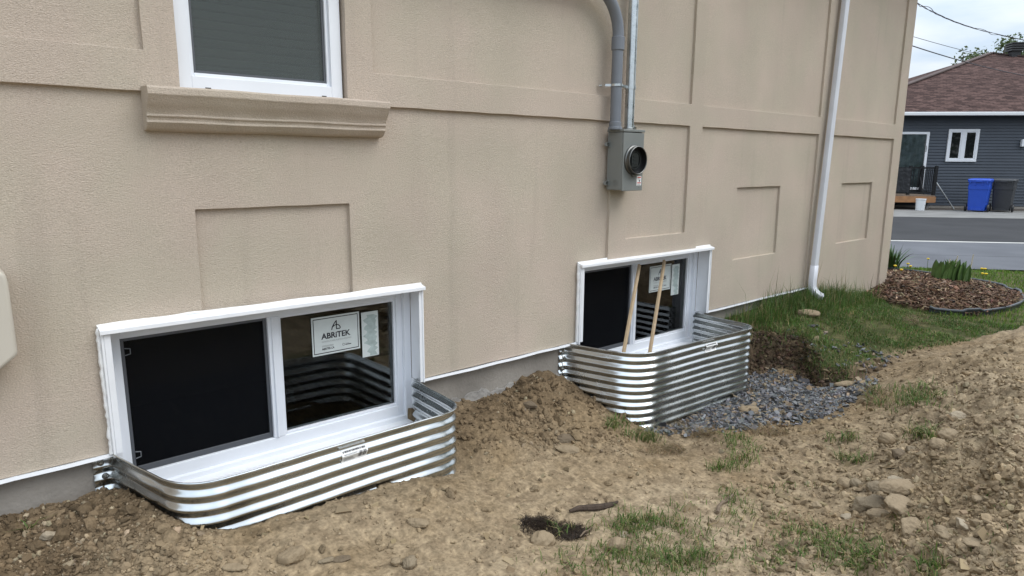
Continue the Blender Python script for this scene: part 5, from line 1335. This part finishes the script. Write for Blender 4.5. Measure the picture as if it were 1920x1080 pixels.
for i in range(7):
    mb = MB(); y = .17 + i * .12; mb.box(2.375, 2.395, y, y + .02, .62, 1.42); mb.build('baluster', M['black'], deck)
for i in range(4):
    mb = MB(); x = 1.66 + i * .16; mb.box(x, x + .02, .035, .055, .62, 1.42); mb.build('baluster', M['black'], deck)
mb = MB(); vs = []
for i in range(31):
    x = .05 + 1.5 * i / 30
    for z in np.linspace(.60, 1.46, 9): vs.append((x, -.012 + .012 * math.sin(i * 1.7 + z * 7), z))
mb.add(vs, [(i * 9 + j, (i + 1) * 9 + j, (i + 1) * 9 + j + 1, i * 9 + j + 1) for i in range(30) for j in range(8)]); mb.build('windbreak_cloth', mat('black_tarp', (.022, .023, .026), .35, bump=.6, bscale=8), deck, smooth=True)

# ---- wheeled bins
def bin_(name, s, d, m_body, m_lid, label, dark):
    root = tag(empty(name, street(s, d, .013), ROT - R(36)), label, 'wheeled bin', 'wheeled bins by the neighbouring house')
    mb = MB()
    secs = [(.045, .245, .27, .0), (.30, .262, .29, .0), (.74, .285, .325, -.0), (.745, .296, .338, .0), (.86, .300, .345, .0), (.865, .290, .335, .0), (.985, .296, .345, .0), (.99, .318, .37, .0), (1.025, .318, .37, .0)]
    mb.loft([rrect(hx, hy, .05, z, 0, cy) for z, hx, hy, cy in secs]); mb.box(-.16, .16, -.30, -.26, .05, .13); mb.build('body', m_body, root, smooth=True, angle=25)
    mb = MB(); mb.loft([rrect(.325, .38, .06, 1.026, 0, 0), rrect(.330, .385, .06, 1.05, 0, 0), rrect(.31, .36, .07, 1.085, 0, .02), rrect(.22, .26, .08, 1.10, 0, .03)]); mb.box(-.30, .30, .36, .42, 1.03, 1.075); mb.box(-.09, .09, -.40, -.37, .99, 1.05)
    for x in (-.25, .22): mb.box(x, x + .03, -.385, -.36, .95, 1.03)
    mb.build('lid', m_lid, root, smooth=True, angle=25)
    mb = MB(); mb.tube([(-.24, .43, 1.03), (.24, .43, 1.03)], .016, 8); mb.build('handle', m_body, root, smooth=True)
    for sx in (-1, 1):
        mb = MB(); mb.lathe([(.05, -.028), (.115, -.028), (.13, -.012), (.13, .012), (.115, .028), (.05, .028), (.05, -.028)], (sx * .315, -.17, .13), 'x', 24); w_ = mb.build('wheel', M['black'], root, smooth=True, angle=30)
        mb = MB(); mb.lathe([(.001, -.03), (.06, -.03), (.06, .03), (.001, .03)], (sx * .315, -.17, .13), 'x', 18); mb.build('hub', mat('hub_grey', (.05, .05, .055), .5), w_, smooth=True)
    for x in (-.12, .09):
        mb = MB(); mb.box(x, x + .03, -.362, -.335, .88, .985); mb.build('grip_rib', m_body, root)
    return root
M['bin_blue'] = mat('blue_plastic', (.018, .075, .46), .42, var=.06, vscale=5)
M['bin_grey'] = mat('charcoal_plastic', (.040, .042, .046), .5, var=.08, vscale=5)
bin_('wheeled_bin', 12.98, 24.35, M['bin_blue'], M['bin_blue'], 'blue wheeled recycling bin standing against the dark siding', False)
bin_('wheeled_bin', 13.80, 24.45, M['bin_grey'], M['bin_grey'], 'charcoal wheeled bin standing right of the blue bin', True)
# white bucket
bk = tag(empty('bucket', street(11.25, 24.55, .013), ROT), 'white plastic bucket standing beside the small deck', 'bucket')
M['bucket'] = mat('bucket_white', (.72, .74, .76), .4)
mb = MB(); mb.lathe([(.001, .0), (.135, .0), (.155, .36), (.162, .362), (.162, .385), (.150, .386), (.150, .37), (.13, .02), (.001, .02)], (0, 0, 0), 'z', 24); mb.build('body', M['bucket'], bk, smooth=True, angle=40)
mb = MB(); mb.lathe([(.001, .392), (.150, .392), (.166, .388), (.166, .366)], (0, 0, 0), 'z', 24); mb.build('lid', M['bucket'], bk, smooth=True)
# leaning pole and shovel
lp = tag(empty('leaning_pole', street(12.72, 25.3, .016), ROT), 'thin silver pole leaning from the ground towards the deck railing', 'pole')
mb = MB(); mb.tube([(0, 0, 0), (-.78, -.05, 1.02)], .020, 8); mb.build('shaft', M['conduit_galv'], lp, smooth=True)
mb = MB(); mb.box(-.26, -.20, -.03, .03, .30, .36); mb.build('collar', M['ring'], lp)
sh = tag(empty('shovel', street(11.72, 25.3, .016), ROT), 'black shovel with its blade on the ground beside the deck', 'shovel')
mb = MB(); mb.loft([[(-.02, .0, .32), (.02, .0, .32), (.02, .02, .32), (-.02, .02, .32)], [(-.14, -.02, .26), (.14, -.02, .26), (.14, .0, .26), (-.14, .0, .26)], [(-.15, -.08, .10), (.15, -.08, .10), (.15, -.06, .10), (-.15, -.06, .10)], [(-.05, -.14, .0), (.05, -.14, .0), (.05, -.12, .0), (-.05, -.12, .0)]]); mb.build('blade', M['black'], sh)
mb = MB(); mb.tube([(0, .01, .30), (-.10, .32, 1.1)], .016, 8); mb.build('handle', M['black'], sh)

# ------------------------------------------------------------------ overhead wires
M['wire'] = mat('wire_black', (.028, .02, .026), .6)
def wire_pts(a, b, sag, n=40):
    a, b = np.array(a), np.array(b); return [a + (b - a) * t - np.array([0, 0, sag * 4 * t * (1 - t)]) for t in np.linspace(0, 1, n)]
W_ = np.array([px_at(*q) for q in ((1640, -60, 8.6), (1690, -14, 9.6), (1721, 8, 10.3), (1776, 36, 11.8), (1830, 55, 13.4), (1920, 76, 16.6), (2020, 92, 21), (2140, 102, 28))])
tt = np.linspace(0, len(W_) - 1, 300); base = np.stack([np.interp(tt, np.arange(len(W_)), W_[:, k]) for k in range(3)], 1)
for _ in range(3): base[12:-12] = np.stack([np.convolve(base[:, k], np.ones(25) / 25, 'valid') for k in range(3)], 1)
A = base[0]
drop = tag(empty('service_cable', tuple(A)), 'thick twisted overhead cable falling to the right across the sky', 'cable')
for j in range(3):
    pts = []
    for i, p in enumerate(base):
        t = i / len(base); ph = t * 2 * math.pi * 9 + j * 2.1 + math.sin(t * 20) * .8; w_ = .006 * (1 + 4.0 * max(0, math.sin(t * 23 + j * .4)) ** 3 * (j == 1))
        pts.append(p + np.array([0, math.cos(ph) * w_, math.sin(ph) * w_]) - A)
    mb = MB(); mb.tube(pts, .0040, 6); mb.build('strand', M['wire'], drop, smooth=True)
for (a, b, d0, d1, sag, r, lab) in (((1690, 79), (1925, 129), 17, 22.5, .20, .012, 'thin lower overhead wire crossing in front of the brown roof'), ((1690, 62), (1925, 112), 40, 48, .3, .014, 'faint upper overhead wire ending behind the roof peak')):
    A2, B2 = px_at(*a, d0), px_at(*b, d1); pp = wire_pts(A2, B2 + (B2 - A2) * .8, sag, 50)
    mb = MB(); mb.tube([np.array(q) - A2 for q in pp], r, 6)
    tag(mb.build('overhead_wire', M['wire'], loc=tuple(A2), smooth=True), lab, 'wire')

# ------------------------------------------------------------------ trees behind the neighbouring house
M['trunk'] = mat('tree_bark', (.10, .08, .06), .9, var=.3, vscale=6, bump=.8, bscale=20)
M['leaves'] = leaf_mat('tree_leaf', trans=.3)
def tree(px, py_top, d, H, rad, nleaf, label, seed, base=(.10, .135, .055)):
    g = np.random.default_rng(seed); top = px_at(px, py_top, d); root = tag(empty('tree', (top[0], top[1], 0)), label, 'tree', 'trees behind the neighbouring house')
    H = top[2]; mb = MB()
    mb.tube([(0, 0, -.2), (.1, .05, H * .4), (-.05, .1, H * .75), (0, 0, H * .97)], [.28, .22, .12, .03], 8); tips = []
    for i in range(26):
        z = H * g.uniform(.35, .95); a = g.uniform(0, 6.28); L = rad * g.uniform(.5, 1.0) * (1.15 - .45 * z / H); e_ = np.array([math.cos(a) * L, math.sin(a) * L, L * g.uniform(.3, .9)])
        p0 = np.array([0, 0, z * .92]); p1 = p0 + e_ * .5 + g.normal(0, .1, 3); p2 = p0 + e_; p2[2] = min(p2[2], H); mb.tube([p0, p1, p2], [.06, .035, .012], 5); tips += [p1, p2, (p1 + p2) / 2]
    mb.build('trunk', M['trunk'], root, smooth=True)
    tips = np.array(tips + [[0, 0, H * .98], [0, 0, H * .9]]); c = tips[g.integers(0, len(tips), nleaf)] + g.normal(0, 1, (nleaf, 3)) * np.array([.42, .42, .36]) * rad * .3
    c[:, 2] = np.minimum(c[:, 2], H + .4)
    s = g.uniform(.06, .15, nleaf); u = g.normal(size=(nleaf, 3)); u /= np.linalg.norm(u, axis=1)[:, None]; w = np.cross(u, g.normal(size=(nleaf, 3))); w /= np.linalg.norm(w, axis=1)[:, None]
    V = np.stack([c - u * s[:, None], c + w * (s * .5)[:, None], c + u * s[:, None], c - w * (s * .5)[:, None]], 1).reshape(-1, 3)
    o = np_mesh('crown', V, np.arange(nleaf * 4).reshape(-1, 4), 4, M['leaves'], np.repeat(vcol(base, nleaf, .3, g), 4, axis=0), False, root)
    return root
tree(1808, 96, 44, 8, 1.9, 2600, 'sparse tree top showing above the left slope of the brown roof', 1)
tree(1886, 78, 43, 9, 2.0, 6000, 'leafy pale green tree behind the black roof vent', 2)
tree(1930, 70, 47, 9, 2.4, 6500, 'leafy tree at the right edge behind the neighbouring roof', 3)

# ------------------------------------------------------------------ hedge along the plot edge, outside the frame on the right but mirrored in the steel
nl = 16000; hx = RNG.uniform(6.5, 26, nl); hy = -6.2 - .12 * (hx - 6.5) + RNG.normal(0, .55, nl); hz = np.abs(RNG.uniform(0, 1, nl)) ** .8 * (4.6 + 1.1 * np.sin(hx * .9) + .7 * np.sin(hx * 2.3 + 1))
c = np.stack([hx, hy, hz], 1); s_ = RNG.uniform(.10, .22, nl); u = RNG.normal(size=(nl, 3)); u /= np.linalg.norm(u, axis=1)[:, None]; w = np.cross(u, RNG.normal(size=(nl, 3))); w /= np.linalg.norm(w, axis=1)[:, None]
V = np.stack([c - u * s_[:, None], c + w * (s_ * .6)[:, None], c + u * s_[:, None], c - w * (s_ * .6)[:, None]], 1).reshape(-1, 3)
tag(np_mesh('hedge', V, np.arange(nl * 4).reshape(-1, 4), 4, M['leaves'], np.repeat(vcol((.085, .12, .05), nl, .3), 4, axis=0), False), 'tall green hedge along the plot edge, mirrored in the steel of the far well', 'hedge', kind='stuff')
